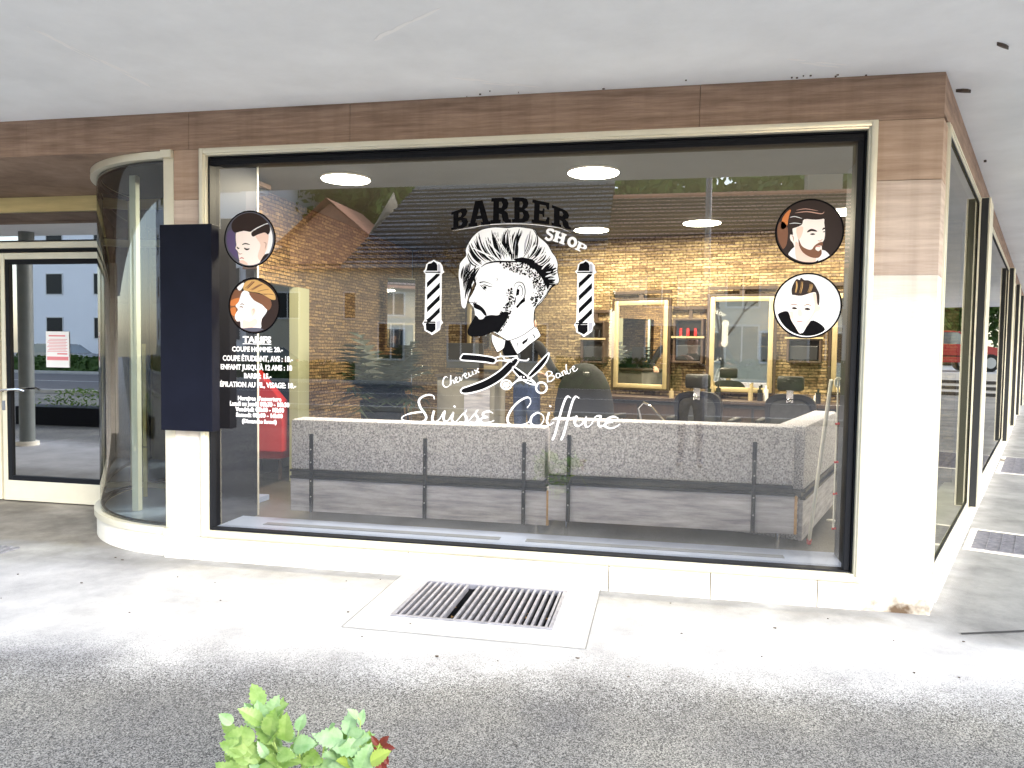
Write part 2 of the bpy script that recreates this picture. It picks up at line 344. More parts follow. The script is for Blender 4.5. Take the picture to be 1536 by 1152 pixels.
# plane pane (single sheet) for clean reflections
gl.data.clear_geometry(); gl.data.from_pydata([(WX0+.055,.06,WZ0+.055),(WX1-.055,.06,WZ0+.055),(WX1-.055,.06,WZ1-.055),(WX0+.055,.06,WZ1-.055)],[],[(0,1,2,3)])
q=MB(); q.box(WX0+.066,.0,2.722,WX1-.066,.05,WZ1-.066,None,.003); q.box(WX0+.066,-.004,2.745,WX1-.066,-.0005,2.750); q.box(WX1-.10,.0,.226,WX1-.066,.05,2.721,None,.003); q.build('black_inner_frame',m_black,W)
q=MB(); q.box(WX0+.07,.08,2.74,WX1-.05,.16,WZ1-.05); q.build('blind_box',m_dark,W)
q=MB(); q.box(WX1-.052,.08,.2,WX1-.012,.45,2.655); q.build('dark_reveal',m_dark,W)
# ---- curved window ----
V=empty('curved_window'); V.parent=B
def ring(mb,r0,r1,z0,z1,n=28):
    a=arc(r0,n=n); b=arc(r1,n=n); mb.prism(a+b[::-1],z0,z1)
q=MB(); ring(q,CR-.045,CR+.03,.158,.205); ring(q,CR-.045,CR+.03,2.78,2.83)
q.box(CX-.02,.0,.205,CX+.06,.07,2.78,None,.005); q.box(CX-.02,-.03,.158,CX+.06,.075,.205); q.box(CX-.02,-.03,2.78,CX+.06,.075,2.83)
q.build('frame',m_alu,V,True)
q=MB(); a=arc(CR-.012); n=len(a)
q.add([(x,y,.2) for x,y in a]+[(x,y,2.785) for x,y in a],[(i,i+1,i+1+n,i+n) for i in range(n-1)])
q.build('pane',m_glassc,V,True)
q=MB(); ring(q,CR-.045,CR-.02,.2052,.222); ring(q,CR-.045,CR-.02,2.76,2.7795); q.box(CX-.034,.02,.206,CX-.0205,.06,2.779); q.build('gasket',m_black,V)
q=MB(); q.prism(arc(CR-.047)+[(CX+.05,CY)],.1552,.2); q.build('display_floor',m_sill,V)
q=MB(); q.prism(arc(CR-.047)+[(CX+.05,CY)],2.786,2.826); q.build('dark_head',m_dark,V)
c=PZ(205,766,.2); q=MB(); q.box(c.x-.025,c.y-.02,.2,c.x+.03,c.y+.03,2.78,None,.004); q.build('white_post',m_white,V)
q=MB(); q.box(CX-1.29,1.24,.205,CX-1.235,1.30,2.78,None,.004); q.build('end_post',m_alu,V)
c=PZ(215,745,.2); q=MB(); q.box(c.x,c.y,.2,c.x+.035,c.y+.01,.62); q.box(c.x+.002,c.y-.002,.63,c.x+.033,c.y+.008,1.5); q.build('yellow_strip',m_yellow,V)
# brick wall behind the curved window
w_=MB(); w_.box(0,0,0,.72,.06,2.58); o=w_.build('brick_backdrop',m_brick2,V,loc=(-4.3,1.5,.2))
# ---- entrance recess ----
E_=empty('entrance_front'); E_.parent=B
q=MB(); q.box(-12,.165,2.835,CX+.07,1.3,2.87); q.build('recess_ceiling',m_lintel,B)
q=MB(); q.box(-12,1.3,2.70,-4.3,1.36,2.834,None,.003); q.build('ochre_head_panel',m_yellow,E_)
q=MB(); q.box(-12,1.33,2.44,-4.25,1.335,2.698); q.build('transom_glass',m_glassd,E_)
q=MB(); q.box(-12,1.292,2.365,-4.25,1.37,2.425,None,.004); q.box(-4.875,1.295,.0,-4.825,1.37,2.365,None,.004); q.box(-4.30,1.295,.0,-4.25,1.37,2.365,None,.004)
q.box(-4.825,1.295,.16,-4.30,1.37,.24,None,.004); q.build('door_surround',m_alu,E_)
q=MB(); q.box(-4.825,1.335,.24,-4.3,1.34,2.365); q.build('side_light',m_glassd,E_)
q=MB(); q.box(-12,1.31,2.43,-4.25,1.35,2.44); q.box(-12,1.30,2.335,-4.88,1.37,2.362); q.build('black_gap',m_black,E_)
def door(x0,x1,parent,h='r'):
    D=empty('entrance_door'); D.parent=parent
    q=MB(); t=.07; q.box(x0,1.285,.012,x0+.045,1.335,2.325,None,.004); q.box(x1-.045,1.285,.012,x1,1.335,2.325,None,.004)
    q.box(x0+.045,1.285,2.265,x1-.045,1.335,2.325,None,.004); q.box(x0+.045,1.285,.012,x1-.045,1.335,.20,None,.004); q.build('door_frame',m_alu,D)
    q=MB(); frame4(q,x0+.045,.2,x1-.045,2.265,1.29,1.33,.045); q.build('door_gasket',m_black,D)
    q=MB(); q.add([(x0+.08,1.312,.23),(x1-.08,1.312,.23),(x1-.08,1.312,2.23),(x0+.08,1.312,2.23)],[(0,1,2,3)]); q.build('door_pane',m_glassd,D)
    hx=x0+.02
    q=MB(); q.tube([(hx,1.285,1.04),(hx,1.23,1.04),(hx+.06,1.215,1.055),(hx+.24,1.21,1.065),(hx+.28,1.225,1.05)],.011,8); q.box(hx-.018,1.278,.86,hx+.018,1.286,.95); q.build('handle',m_chrome,D,True)
door(-6.05,-4.885,E_); door(-7.25,-6.075,E_)
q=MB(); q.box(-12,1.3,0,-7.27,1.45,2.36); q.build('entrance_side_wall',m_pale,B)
q=MB(); q.box(-9,1.4,0.0,-4.5,6,.01); q.build('lobby_floor',m_floor,B)
q=MB(); q.box(-9,6,0,-3.7,6.1,2.9); q.box(-9.1,1.46,0,-9,6,2.9); q.box(-9,1.46,2.84,-3.75,6,2.9); q.build('lobby_wall',m_dark,B)
q=MB(); q.box(-12,-.3,0,-11.8,1.3,2.83); q.build('recess_return',m_pale,B)
# ---- side windows ----
SM=[2.75,9.0,12.2,15.4,18.6]
for i,(a,b) in enumerate(zip([.2]+[m+.05 for m in SM],SM)):
    SW=empty('side_window'); SW.parent=B
    q=MB(); x0=a+(.3 if i else .0); frame4(q,x0,.172,b,2.858,-.012,.06,.045,sideT); frame4(q,x0+.012,.184,b-.012,2.846,-.018,-.012,.016,sideT,.002)
    q.build('frame',m_alu,SW,True)
    q=MB(); q.add([sideT(Vector(p)) for p in ((x0+.04,.004,.21),(b-.04,.004,.21),(b-.04,.004,2.82),(x0+.04,.004,2.82))],[(0,1,2,3)]); q.build('pane',m_glasss,SW)
    q=MB(); frame4(q,x0+.045,.217,b-.045,2.813,-.006,.003,.014,sideT); q.build('gasket',m_black,SW)
for b in SM:
    q=MB(); q.box(b+.012,-.085,.172,b+.40,.1,2.858,sideT,.004); mu=q.build('mullion',m_alu,B)
    q=MB(); q.box(b,-.070,.18,b+.0115,-.0,2.85,sideT); q.build('dark_side',m_dark,mu)
q=MB(); q.box(19.0,0,0,20.5,.3,2.86,sideT); q.box(20.2,.3,0,20.5,9,3.08,sideT); q.build('end_wall',m_pale,B)
# ---- interior shell ----
BW0=Vector((-3.55,5.75,0)); BW1=Vector((3.02,3.866,0)); BD=(BW1-BW0).normalized(); BN=Vector((BD.y,-BD.x,0))  # BN faces the shop front
BANG=math.atan2(BD.y,BD.x)
q=MB(); q.box(0,0,0,(BW1-BW0).length,.1,2.8); q.build('back_wall',m_brick,B,loc=(BW0.x,BW0.y,FZ),rz=BANG)
def lw(y0,y1,z0,z1):
    q=MB(); q.box(0,0,0,y1-y0,.1,z1-z0); return q.build('left_wall',m_brick2,B,loc=(-3.55,y0,z0),rz=R(90))
lw(.75,1.38,FZ,2.9); lw(1.38,2.42,2.08,2.9); lw(2.42,5.72,FZ,2.9)
q=MB(); q.box(-3.6,2.17,FZ,-3.5,2.40,2.075,None,.004); q.build('olive_post',M('olive_paint',(.4,.41,.27),.5),B)
q=MB(); q.box(-5.2,1.6,FZ,-5.16,4.4,2.3); q.build('olive_screen',M('olive_glass',(.13,.17,.05),.3,noise=.4,scale=3),B)
q=MB(); fl=[(-3.7,.3),(1.2,.3),(1.62,.32),(3.3,3.9),(-3.5,5.8),(-3.7,5.8)]; q.prism(fl,.02,FZ); q.build('shop_floor',m_floor,B)
q=MB(); q.prism([(-3.7,.25),(1.45,.25),(3.3,4.0),(-3.6,5.9),(-3.7,5.9)],2.9,2.95); q.build('shop_ceiling',m_ceil,B)
q=MB(); q.box(-3.20,.071,.16,-3.098,.70,2.9); q.build('dark_partition',m_blackpanel,B)
q=MB(); q.box(-3.205,.701,.16,-3.095,.725,2.9); q.build('white_trim',m_white,B)
q=MB(); q.box(-3.11,.08,.16,1.17,.50,.2,None,.003); q.build('window_sill',m_sill,B)
q=MB()
for a,b in ((PZ(415,778,.2).x,PZ(757,800,.2).x),(PZ(795,802,.2).x,PZ(1170,826,.2).x)): q.box(a,.27,.2002,b,.34,.203)
q.build('heater_slot',m_vent,B)

# ---------------- inside the shop ----------------
LAMPS=[(-2.60,1.24),(-.55,1.29),(-.82,4.10),(.405,3.75),(1.72,3.24)]
LL=['round ceiling lamp glowing at the left above the left sofa','round ceiling lamp glowing just above the barber lettering','small round ceiling lamp seen beside the shop lettering','round ceiling lamp glowing in the middle of the right half','round ceiling lamp partly hidden by the upper right portrait']
for (x,y),lb in zip(LAMPS,LL):
    T=empty('ceiling_lamp',(x,y,2.9),0,lb,'lamp','ceiling lamps in the shop')
    c=[(.205*math.cos(t),.205*math.sin(t)) for t in [i*math.pi/20 for i in range(40)]]
    MB().prism(c,-.014,0).build('lamp_ring',m_lampring,T)
    MB().prism([(a*.96,b*.96) for a,b in c],-.018,-.0142).build('diffuser',m_lamp,T)
    l=bpy.data.lights.new('lamp_light','AREA'); l.shape='DISK'; l.size=.38; l.energy=LAMPW; l.color=(1,.86,.62)
    lo=bpy.data.objects.new('lamp_light',l); link(lo,T); lo.location=(0,0,-.03)
def sofa(name,lab,x0,x1,yb,z0,zt,straps,T=None,loc=(0,0,0),rz=0,mirror=False):
    # back of the sofa on local y=0, seat extends to +y
    o=empty(name,loc,rz,lab,'sofa','grey sofas behind the shop window'); L=x1-x0; zp=z0+(zt-z0)*.37
    q=MB(); q.box(x0,0,z0,x1,.03,zp-.012,None,.002); q.build('plywood_back',m_ply,o)
    q=MB(); q.box(x1-.001,-.002,z0,x1+.018,.032,zp-.012,None,.002); q.build('bare_plywood_edge',m_plyedge,o)
    q=MB(); q.box(x0,-.005,zp+.055,x1-.01,.20,zt,None,.025); q.build('backrest',m_fabric,o,True)
    q=MB(); q.box(x0,.012,zp+.003,x1-.01,.18,zp+.052); q.build('fabric_fold',m_leather2,o)
    q=MB(); q.box(x0,-.014,zp-.010,x1,.02,zp+.010); q.box(x0,-.014,zp+.042,x1-.02,.02,zp+.060); q.build('black_rail',m_strap,o)
    q=MB(); q.box(x0,.03,z0,x1,.85,zp-.02,None,.01); q.box(x0+.02,.18,zp-.018,x1-.02,.87,zp+.17,None,.04); q.build('seat',m_fabric,o,True)
    for s_ in straps:
        q=MB(); q.box(s_-.013,-.022,z0+.0,s_+.013,-.0055,zt-.11,None,.002); so_=q.build('strap',m_strap,o)
        q=MB()
        for zz in (z0+.12,z0+.24,zp+.12,zp+.22): q.sphere((s_,-.023,zz),.006,n=5)
        q.build('screw',m_screw,so_)
    for xx in (x0+.12,x1-.09):
        for yy in (.1,.75):
            q=MB(); q.tube([(xx,yy,FZ),(xx,yy,z0)],.015,10); q.build('leg',m_chrome,o,True)
    return o
y1=.66
xa,xb=PY(436,700,y1).x,PY(821,720,y1).x
sofa('sofa','left grey speckled sofa seen from behind with three black straps',xa,xb-.004,0,.225,.938,[PY(468,700,y1).x,PY(638,720,y1).x,PY(786,720,y1).x],loc=(0,y1,0))
y2=.62
xc,xd=PY(823,720,y2).x,PY(1196,760,y2).x
sofa('sofa','right grey speckled sofa seen from behind with bare plywood end and two black straps',xc,xd-.018,0,.275,1.005,[PY(853,720,y2).x,PY(1130,740,y2).x],loc=(0,y2,0))
a=PZ(1197,641,1.0); b=PZ(1262,612,1.0); rz=math.atan2((b-a).y,(b-a).x)
sofa('sofa','grey corner sofa set at an angle beside the right window post',0,1.55,0,.2,1.0,[],loc=(a.x+.07,a.y+.12,0),rz=rz)
# barber chairs, backs towards the street
def barber_chair(x,y,rz,lab,covered=False,mleath=None):
    T=empty('barber_chair',(x,y,FZ),rz,lab,'barber chair','barber chairs facing the mirrors')
    ml=mleath or m_leather2
    c=[(.24*math.cos(t),.24*math.sin(t)) for t in [i*math.pi/12 for i in range(24)]]
    q=MB(); q.prism(c,0,.03); q.tube([(0,0,.03),(0,0,.36)],.05,12); q.build('pedestal',m_chrome,T,True)
    q=MB(); q.box(-.26,-.25,.36,.26,.28,.48,None,.04); q.build('seat',m_leather,T,True)
    # backrest: rounded shoulders outline
    out=[]
    for i in range(21):
        t=math.pi*i/20; out.append((-.23*abs(math.cos(t))**.6*(1 if math.cos(t)>0 else -1),.80+.16*math.sin(t)**.7))
    out=[(-.20,.47)]+out+[(.20,.47)]
    tl=lambda p:Vector((p.x,-.25-p.z-(p.y-.47)*.12,p.y))
    q=MB(); q.prism(out,-.06,.03,tl); q.build('backrest',m_leather,T,True)
    q=MB(); q.prism([(a*.80,.47+(b-.47)*.86+.02) for a,b in out],.03,.045,tl); bp_=q.build('back_panel',ml,T,True)
    q=MB(); q.tube([tl(Vector((a*.80,.47+(b-.47)*.86+.02,.045))) for a,b in out],.007,6); q.build('piping',m_leather,bp_,True)
    q=MB(); q.box(-.12,-.36,.99,.12,-.27,1.13,None,.025); q.build('headrest',m_leather,T,True)
    q=MB(); q.box(-.03,-.35,.88,.03,-.33,1.0); q.sphere((0,-.365,.9),.02,n=6); q.build('headrest_bracket',m_chrome,T,True)
    for sx in (-1,1):
        q=MB(); q.box(sx*.30-.035,-.22,.64,sx*.30+.035,.2,.69,None,.015); ar=q.build('armrest',m_leather,T,True)
        q=MB(); q.tube([(sx*.30,-.2,.64),(sx*.30,-.2,.42),(sx*.25,-.1,.4)],.014,8); q.tube([(sx*.30,.15,.64),(sx*.30,.15,.42),(sx*.25,.1,.4)],.014,8); q.build('armrest_support',m_chrome,ar,True)
    q=MB(); q.tube([(-.15,.28,.4),(-.15,.5,.15),(.15,.5,.15),(.15,.28,.4)],.014,8); q.build('footrest',m_chrome,T,True)
    if covered:
        q=MB(); n=14
        prof=[(.30,.30),(.32,.6),(.31,.80),(.27,.98),(.2,1.12),(.1,1.2),(.0,1.22)]
        v=[];f=[]
        for i,(r,z) in enumerate(prof):
            for j in range(n*2):
                t=math.pi*j/n; wob=1+.03*math.sin(5*t)*(1-i/6); v.append((r*math.cos(t)*wob,-.2+r*.8*math.sin(t)*wob,z))
        for i in range(len(prof)-1):
            for j in range(n*2): f.append((i*2*n+j,i*2*n+(j+1)%(2*n),(i+1)*2*n+(j+1)%(2*n),(i+1)*2*n+j))
        q.add(v,f); q.build('black_cape',m_blackcloth,T,True)
    return T
y_=2.95
for px_,lab,cv in ((882,'barber chair draped with a black cape left of the other chairs',True),(1060,'black barber chair in front of the brightest mirror',False),(1200,'black barber chair with grey back panel nearest the right window post',False)):
    c=PY(px_,590,y_-.05*(px_-882)/100); barber_chair(c.x,c.y+.3,BANG,lab,cv)
# chrome loop stool between the chairs
c=PZ(990,640,.9); c=PY(988,620,2.2)
T=empty('stool',(c.x,c.y,FZ),.2,'small stool with a bent chrome loop back between the chairs','stool')
q=MB(); q.tube([(-.13,.0,.45),(-.16,-.06,.7),(-.2,-.1,.84),(-.16,-.1,.89),(-.09,-.08,.86),(.05,0,.72),(.12,.05,.45)],.011,8); q.build('loop_back',m_chrome,T,True)
q=MB(); q.prism([(.17*math.cos(t),.17*math.sin(t)) for t in [i*math.pi/10 for i in range(20)]],.42,.48); q.build('seat',m_leather,T)
for k in range(4):
    q=MB(); t=k*math.pi/2+.5; q.tube([(.1*math.cos(t),.1*math.sin(t),.42),(.2*math.cos(t),.2*math.sin(t),0)],.011,8); q.build('leg',m_chrome,T,True)
# wall pieces on the back wall; local x along the wall, -y towards the shop
def bwl(px,py,off=.0):
    p=PW(px,py,BW0+BN*off,BN); return ((p-BW0).dot(BD),p.z)
def bwobj(name,x,z,lab,cat,group=None): 
    p=BW0+BD*x; return empty(name,(p.x,p.y,z),BANG,lab,cat,group)
def mirror(px0,py0,px1,py1,lab,yaw=0):
    a=bwl(px0,py0,.06); b=bwl(px1,py1,.06); x0,x1=a[0],b[0]; z1,z0=a[1],b[1]; T=bwobj('wall_mirror',x0,z0,lab,'mirror','gilt framed mirrors on the stone wall'); W_=x1-x0;H_=z1-z0
    T.rotation_euler.z+=R(yaw); T.location+=BN*(math.sin(R(yaw))*W_ if yaw>0 else 0)
    q=MB(); frame4(q,0,0,W_,H_,-.05,-.001,.055,None,.008); q.build('gilt_frame',m_gold,T,True)
    q=MB(); frame4(q,-.035,-.02,W_+.035,H_+.03,-.045,-.001,.03,None,.003); q.build('outer_frame',m_wood,T)
    q=MB(); q.box(.055,-.03,.055,W_-.055,-.002,H_-.055); q.build('glass',m_mirror,T)
    q=MB(); q.box(-.03,-.05,H_+.085,W_+.03,-.001,H_+.12); q.box(W_/2-.03,-.04,H_+.03,W_/2+.03,-.001,H_+.085); q.build('top_bar',m_wood,T)
mirror(922,452,1003,584,'gilt framed mirror on the stone wall left of the small cabinet, reflecting brick',-7)
mirror(1067,446,1157,590,'gilt framed mirror behind the middle barber chair, reflecting the street',6)
mirror(1250,440,1345,592,'gilt framed mirror partly hidden at the right edge of the window')
mirror(700,455,752,555,'gilt framed mirror behind the emblem head')
def cabinet(px0,py0,px1,py1,lab):
    a=bwl(px0,py0,.1); b=bwl(px1,py1,.1); W_=b[0]-a[0]; H_=a[1]-b[1]; T=bwobj('wall_cabinet',a[0],b[1],lab,'cabinet','small dark cabinets on the stone wall')
    q=MB(); frame4(q,0,0,W_,H_,-.16,-.001,.025); q.box(.025,-.15,H_*.52,W_-.025,-.001,H_*.52+.03); q.box(.026,-.02,.026,W_-.026,-.002,H_-.026); q.build('carcass',m_wood,T)
    q=MB(); q.box(-.02,-.17,H_*.56,W_+.02,-.162,H_*.60); q.build('shelf_edge',m_gold,T)
    q=MB(); q.box(.03,-.13,.03,W_*.9,-.03,H_*.4,None,.01); q.build('drawer',m_leather,T)
    q=MB(); q.box(-.03,-.05,H_+.11,W_+.03,-.001,H_+.145); q.box(W_/2-.02,-.04,H_+.0,W_/2+.02,-.001,H_+.11); q.build('top_bar',m_wood,T)
    q=MB(); 
    for k in range(3): q.tube([(W_*(.2+.25*k),-.08,H_*.6),(W_*(.2+.25*k),-.08,H_*.6+.1)],.018,8)
    q.build('bottle',m_red if px0>1000 and px0<1100 else m_leather,T,True)
cabinet(1012,478,1055,545,'small open cabinet with bottles between the two mirrors')
cabinet(874,482,908,545,'small dark cabinet on the wall beside the striped pole decal')
cabinet(1182,480,1232,545,'small dark cabinet on the wall below the boy portrait')
# counter
a=bwl(870,596,.45); b=bwl(1330,600,.45)
T=bwobj('counter',a[0],FZ,'long dark counter under the mirrors','counter'); W_=min(b[0]-a[0]+.3,6.3-a[0])
q=MB(); q.box(0,-.45,.76,W_,-.001,.80,None,.004); q.build('worktop',m_wood,T)
q=MB(); q.box(.02,-.42,.06,W_-.02,-.002,.758); cb=q.build('drawer_unit',m_leather2,T)
for k in range(5):
    q=MB(); x=.1+k*(W_-.2)/5; q.box(x,-.435,.3,x+(W_-.2)/5-.03,-.4205,.72,None,.004); q.build('drawer_front',m_wood,cb)
rs=random.Random(11)
for k in range(9):
    x=rs.uniform(.2,W_-.3); h=rs.uniform(.1,.22); p=BW0+BD*(a[0]+x)+BN*rs.uniform(.12,.36)
    q=MB(); q.tube([(0,0,0),(0,0,h*.75)],.028,10); q.tube([(0,0,h*.75),(0,0,h)],.012,8)
    o=q.build('bottle',rs.choice([m_white,m_leather,m_gold]),None,True,loc=(p.x,p.y,FZ+.8)); tag(o,'small product bottle standing on the dark counter','bottle','bottles on the counter')
# tilted mirror reflecting the white house
T=empty('angled_mirror',(-3.44,4.45,1.5),R(19),'narrow frameless mirror angled out from the left wall above the palm','mirror')
q=MB(); q.box(0,-.03,0,.35,-.002,.88); q.build('glass',m_mirror,T)
# reception desk
c=PY(655,630,2.9); d=PY(742,630,2.9)
T=empty('reception_desk',(c.x,2.9,FZ),-.02,'grey boxy reception desk behind the left sofa','desk')
q=MB(); q.box(0,0,0,d.x-c.x,.5,1.04,None,.006); q.build('body',M('grey_desk',(.22,.21,.19),.6,noise=.2,scale=3),T)
q=MB(); q.box(-.02,-.03,1.042,d.x-c.x+.02,.52,1.075,None,.004); q.build('top',m_wood,T)
q=MB(); q.box(.3,-.012,.1,d.x-c.x-.05,-.001,.95,None,.003); q.build('front_panel',m_ply,T)
T2=empty('monitor',(c.x+.25,3.1,FZ+1.076),.3,'black monitor standing on the reception desk','monitor')
q=MB(); q.box(-.2,0,.06,.2,.03,.33,None,.006); q.build('screen',m_leather,T2); q=MB(); q.box(-.1,-.05,0,.1,.1,.012); q.box(-.02,.02,.012,.02,.04,.08); q.build('stand',m_leather,T2)
# potted palm
c=PY(572,620,2.6)
T=empty('potted_palm',(c.x,2.6,FZ),0,'dark potted palm behind the left sofa','plant')
q=MB(); q.tube([(0,0,0),(0,0,.8)],.15,16,.22); q.build('pot',m_blackpanel,T,True)
q=MB(); rs=random.Random(4)
for k in range(60):
    t=rs.uniform(0,6.28); ln=rs.uniform(.4,.85); up=rs.uniform(.25,1.15); n=9; pts=[]
    for i in range(n):
        u=i/(n-1); pts.append(Vector((math.cos(t)*u*ln*.55,math.sin(t)*u*ln*.55,.8+up*u*.72-.3*u*u*ln)))
    for i in range(2,n):
        d_=(pts[i]-pts[i-1]).normalized(); sd_=d_.cross(Vector((0,0,1))).normalized()
        for sg in (-1,1):
            l_=.17*math.sin(i/n*3)+.05; tip=pts[i]+sd_*sg*l_+d_*.08-Vector((0,0,.04)); q.add([pts[i]-d_*.024,pts[i]+d_*.024,tip],[(0,1,2)])
        q.add([pts[i-1]+sd_*.004,pts[i-1]-sd_*.004,pts[i]-sd_*.004,pts[i]+sd_*.004],[(0,1,2,3)])
q.build('fronds',m_palm,T)
c=PY(600,560,2.5); T=empty('tripod',(c.x,2.6,FZ),0,'thin black tripod beside the palm','tripod')
q=MB(); q.tube([(0,0,.95),(.1,.15,0)],.012,6); q.tube([(0,0,.95),(-.2,.1,0)],.012,6); q.tube([(-.05,0,1.1),(.12,-.1,.0)],.012,6); q.build('leg_set',m_strap,T); q=MB(); q.box(-.09,-.03,.93,.09,.03,1.0,None,.01); q.build('head',m_strap,T)
# red armchair behind glass opening
c=PY(421,600,2.5)
T=empty('red_armchair',(c.x-.12,2.5,FZ),R(180),'red armchair by the opening in the left wall','armchair')
q=MB(); q.box(-.3,-.3,.2,.3,.3,.5,None,.06); q.build('seat',m_red,T,True)
q=MB(); q.prism([(-.33,.3),(.33,.3),(.33,.75),(.2,1.02),(-.05,1.1),(-.33,.8)],.0,.12,lambda p:Vector((p.x,.25+p.z,p.y))); q.build('backrest',m_red,T)
for k in range(4):
    q=MB(); q.tube([(.25*(1,-1,-1,1)[k],.25*(1,1,-1,-1)[k],0),(.25*(1,-1,-1,1)[k],.25*(1,1,-1,-1)[k],.2)],.02,8); q.build('leg',m_wood,T)
# broom handle leaning at the right, bits on the floor
p0=PZ(1213,815,.2); p1=PY(1247,570,.22)
T=empty('broom_handle',tuple(p0),0,'long white pole with red tip leaning against the right window post','pole')
q=MB(); e=p1-p0; q.tube([e*.025,e*.5,e],.012,10); q.build('pole',m_white,T,True); q=MB(); q.tube([(0,0,0),e*.027],.016,10); q.build('red_tip',m_red,T,True)
c=PY(1259,600,.3); T=empty('measuring_rod',(c.x-.01,.3,.2),0,'thin white rod with red bands standing at the right window edge','rod')
q=MB(); q.tube([(0,0,.2),(0,0,1.15)],.005,6); q.build('rod',m_white,T)
q=MB(); 
for zz in (.2,.42,.62,.86): q.tube([(-.008,0,zz),(.016,0,zz+.004)],.008,6)
q.build('red_band',m_red,T); q=MB(); q.tube([(.0+.02*math.cos(t),0,1.12+.03*math.sin(t)) for t in [i*.5+.8 for i in range(9)]],.006,6); q.build('hook',m_white,T)
def crumple(loc,r,lab,name='crumpled_paper'):
    q=MB(); rs=random.Random(int(r*1000)+3)
    for k in range(4): q.sphere((rs.uniform(-1,1)*r,rs.uniform(-.6,.6)*r,r*.4),r*rs.uniform(.3,.55),1.3,.9,.7,5)
    o=q.build(name,m_white,None,False,loc=loc); tag(o,lab,'paper')
crumple(tuple(PZ(1246,783,.2)),.03,'crumpled white paper on the floor beside the white pole')
crumple(tuple(PZ(370,765,.2)),.022,'small crumpled white tissue at the foot of the white trim')

# ---------------- stickers and lettering on the shop window ----------------
GY=.0575     # just outside the pane
class DK:
    """flat vinyl pieces cut out of sheets and stuck on the pane, one mesh per piece kind"""
    def __init__(s,bx,by,sc,y=GY,clip=None): s.bx,s.by,s.sc,s.y=bx,by,sc,y; s.q=MB(); s.k=0; s.clip=clip
    def P(s,p,k):
        x,z=s.bx+p[0]/s.sc,s.by+p[1]/s.sc
        w=PY(x,z,s.y)
        return Vector((w.x,s.y-k,w.z))
    def poly(s,pts,k=0,holes=()):
        if s.clip:
            cx,cy,rx,ry=s.clip; o=[]
            for x,y in pts:
                d=math.hypot((x-cx)/rx,(y-cy)/ry)
                if d>.97: x=cx+(x-cx)*.97/d; y=cy+(y-cy)*.97/d
                o.append((x,y))
            pts=o
        s.k+=1; kk=k*.0003+s.k*.000004
        loops=[pts]+list(holes); v=[p for l in loops for p in l]
        tri=tessellate_polygon([[Vector((x,-y,0)) for x,y in l] for l in loops])
        s.q.add([s.P(p,kk) for p in v],tri); return s
    def stroke(s,pts,w,k=0,taper=None,sm=5,closed=False):
        P=smooth(pts,sm,closed); n=len(P); L=[];Rr=[]
        for i,p in enumerate(P):
            a=P[max(i-1,0)]; b=P[min(i+1,n-1)]; dx,dy=b[0]-a[0],b[1]-a[1]; d=math.hypot(dx,dy) or 1
            u=i/(n-1); ww=w
            if taper=='both': ww=w*max(.12,math.sin(math.pi*u)**.6)
            elif taper=='end': ww=w*max(.1,1-u)
            elif taper=='start': ww=w*max(.1,u)
            elif taper=='pen': ww=w*(.72+.28*max(0,dy/d)) if dy>-.35*d else w*.42
            L.append((p[0]-dy/d*ww/2,p[1]+dx/d*ww/2)); Rr.append((p[0]+dy/d*ww/2,p[1]-dx/d*ww/2))
        s.k+=1; kk=k*.0003+s.k*.000004
        s.q.add([s.P(p,kk) for p in L+Rr],[(i,i+1,n+i+1,n+i) for i in range(n-1)]); return s
    def dots(s,rs,pts,n,r,k=0,dens=None):
        xs=[p[0] for p in pts]; ys=[p[1] for p in pts]; c=0
        for _ in range(n*8):
            if c>=n: break
            x,y=rs.uniform(min(xs),max(xs)),rs.uniform(min(ys),max(ys))
            if not inside(x,y,pts): continue
            if dens and rs.random()>dens(x,y): continue
            c+=1; rr=r*rs.uniform(.5,1.3); a=rs.uniform(0,3)
            s.poly([(x+rr*math.cos(a+t)*(1.5 if j%2 else .8),y+rr*math.sin(a+t)) for j,t in enumerate([0,1.26,2.5,3.77,5.03])],k)
        return s
    def build(s,name,m,parent,label=None):
        o=s.q.build(name,m,parent); 
        if label: o['label']=label
        return o
def smooth(pts,sm=5,closed=False):
    if sm<=1 or len(pts)<3: return list(pts)
    o=[]; n=len(pts)
    for i in range(n-1):
        p0=pts[max(i-1,0)];p1=pts[i];p2=pts[i+1];p3=pts[min(i+2,n-1)]
        for j in range(sm):
            t=j/sm; o.append(tuple(.5*((2*p1[c])+(-p0[c]+p2[c])*t+(2*p0[c]-5*p1[c]+4*p2[c]-p3[c])*t*t+(-p0[c]+3*p1[c]-3*p2[c]+p3[c])*t**3) for c in (0,1)))
    o.append(tuple(pts[-1])); return o
def closed_smooth(pts,sm=4):
    n=len(pts); q=[pts[-1]]+list(pts)+[pts[0],pts[1]]; o=[]
    for i in range(1,n+1):
        p0,p1,p2,p3=q[i-1],q[i],q[i+1],q[i+2]
        for j in range(sm):
            t=j/sm; o.append(tuple(.5*((2*p1[c])+(-p0[c]+p2[c])*t+(2*p0[c]-5*p1[c]+4*p2[c]-p3[c])*t*t+(-p0[c]+3*p1[c]-3*p2[c]+p3[c])*t**3) for c in (0,1)))
    return o
def inside(x,y,p):
    c=False; j=len(p)-1
    for i in range(len(p)):
        if (p[i][1]>y)!=(p[j][1]>y) and x<(p[j][0]-p[i][0])*(y-p[i][1])/(p[j][1]-p[i][1])+p[i][0]: c=not c
        j=i
    return c
def warp(p,q):   # unit box -> quad TL TR BR BL
    u,v=p; TL,TR,BR,BL=q; return tuple((TL[c]*(1-u)+TR[c]*u)*v+(BL[c]*(1-u)+BR[c]*u)*(1-v) for c in (0,1))
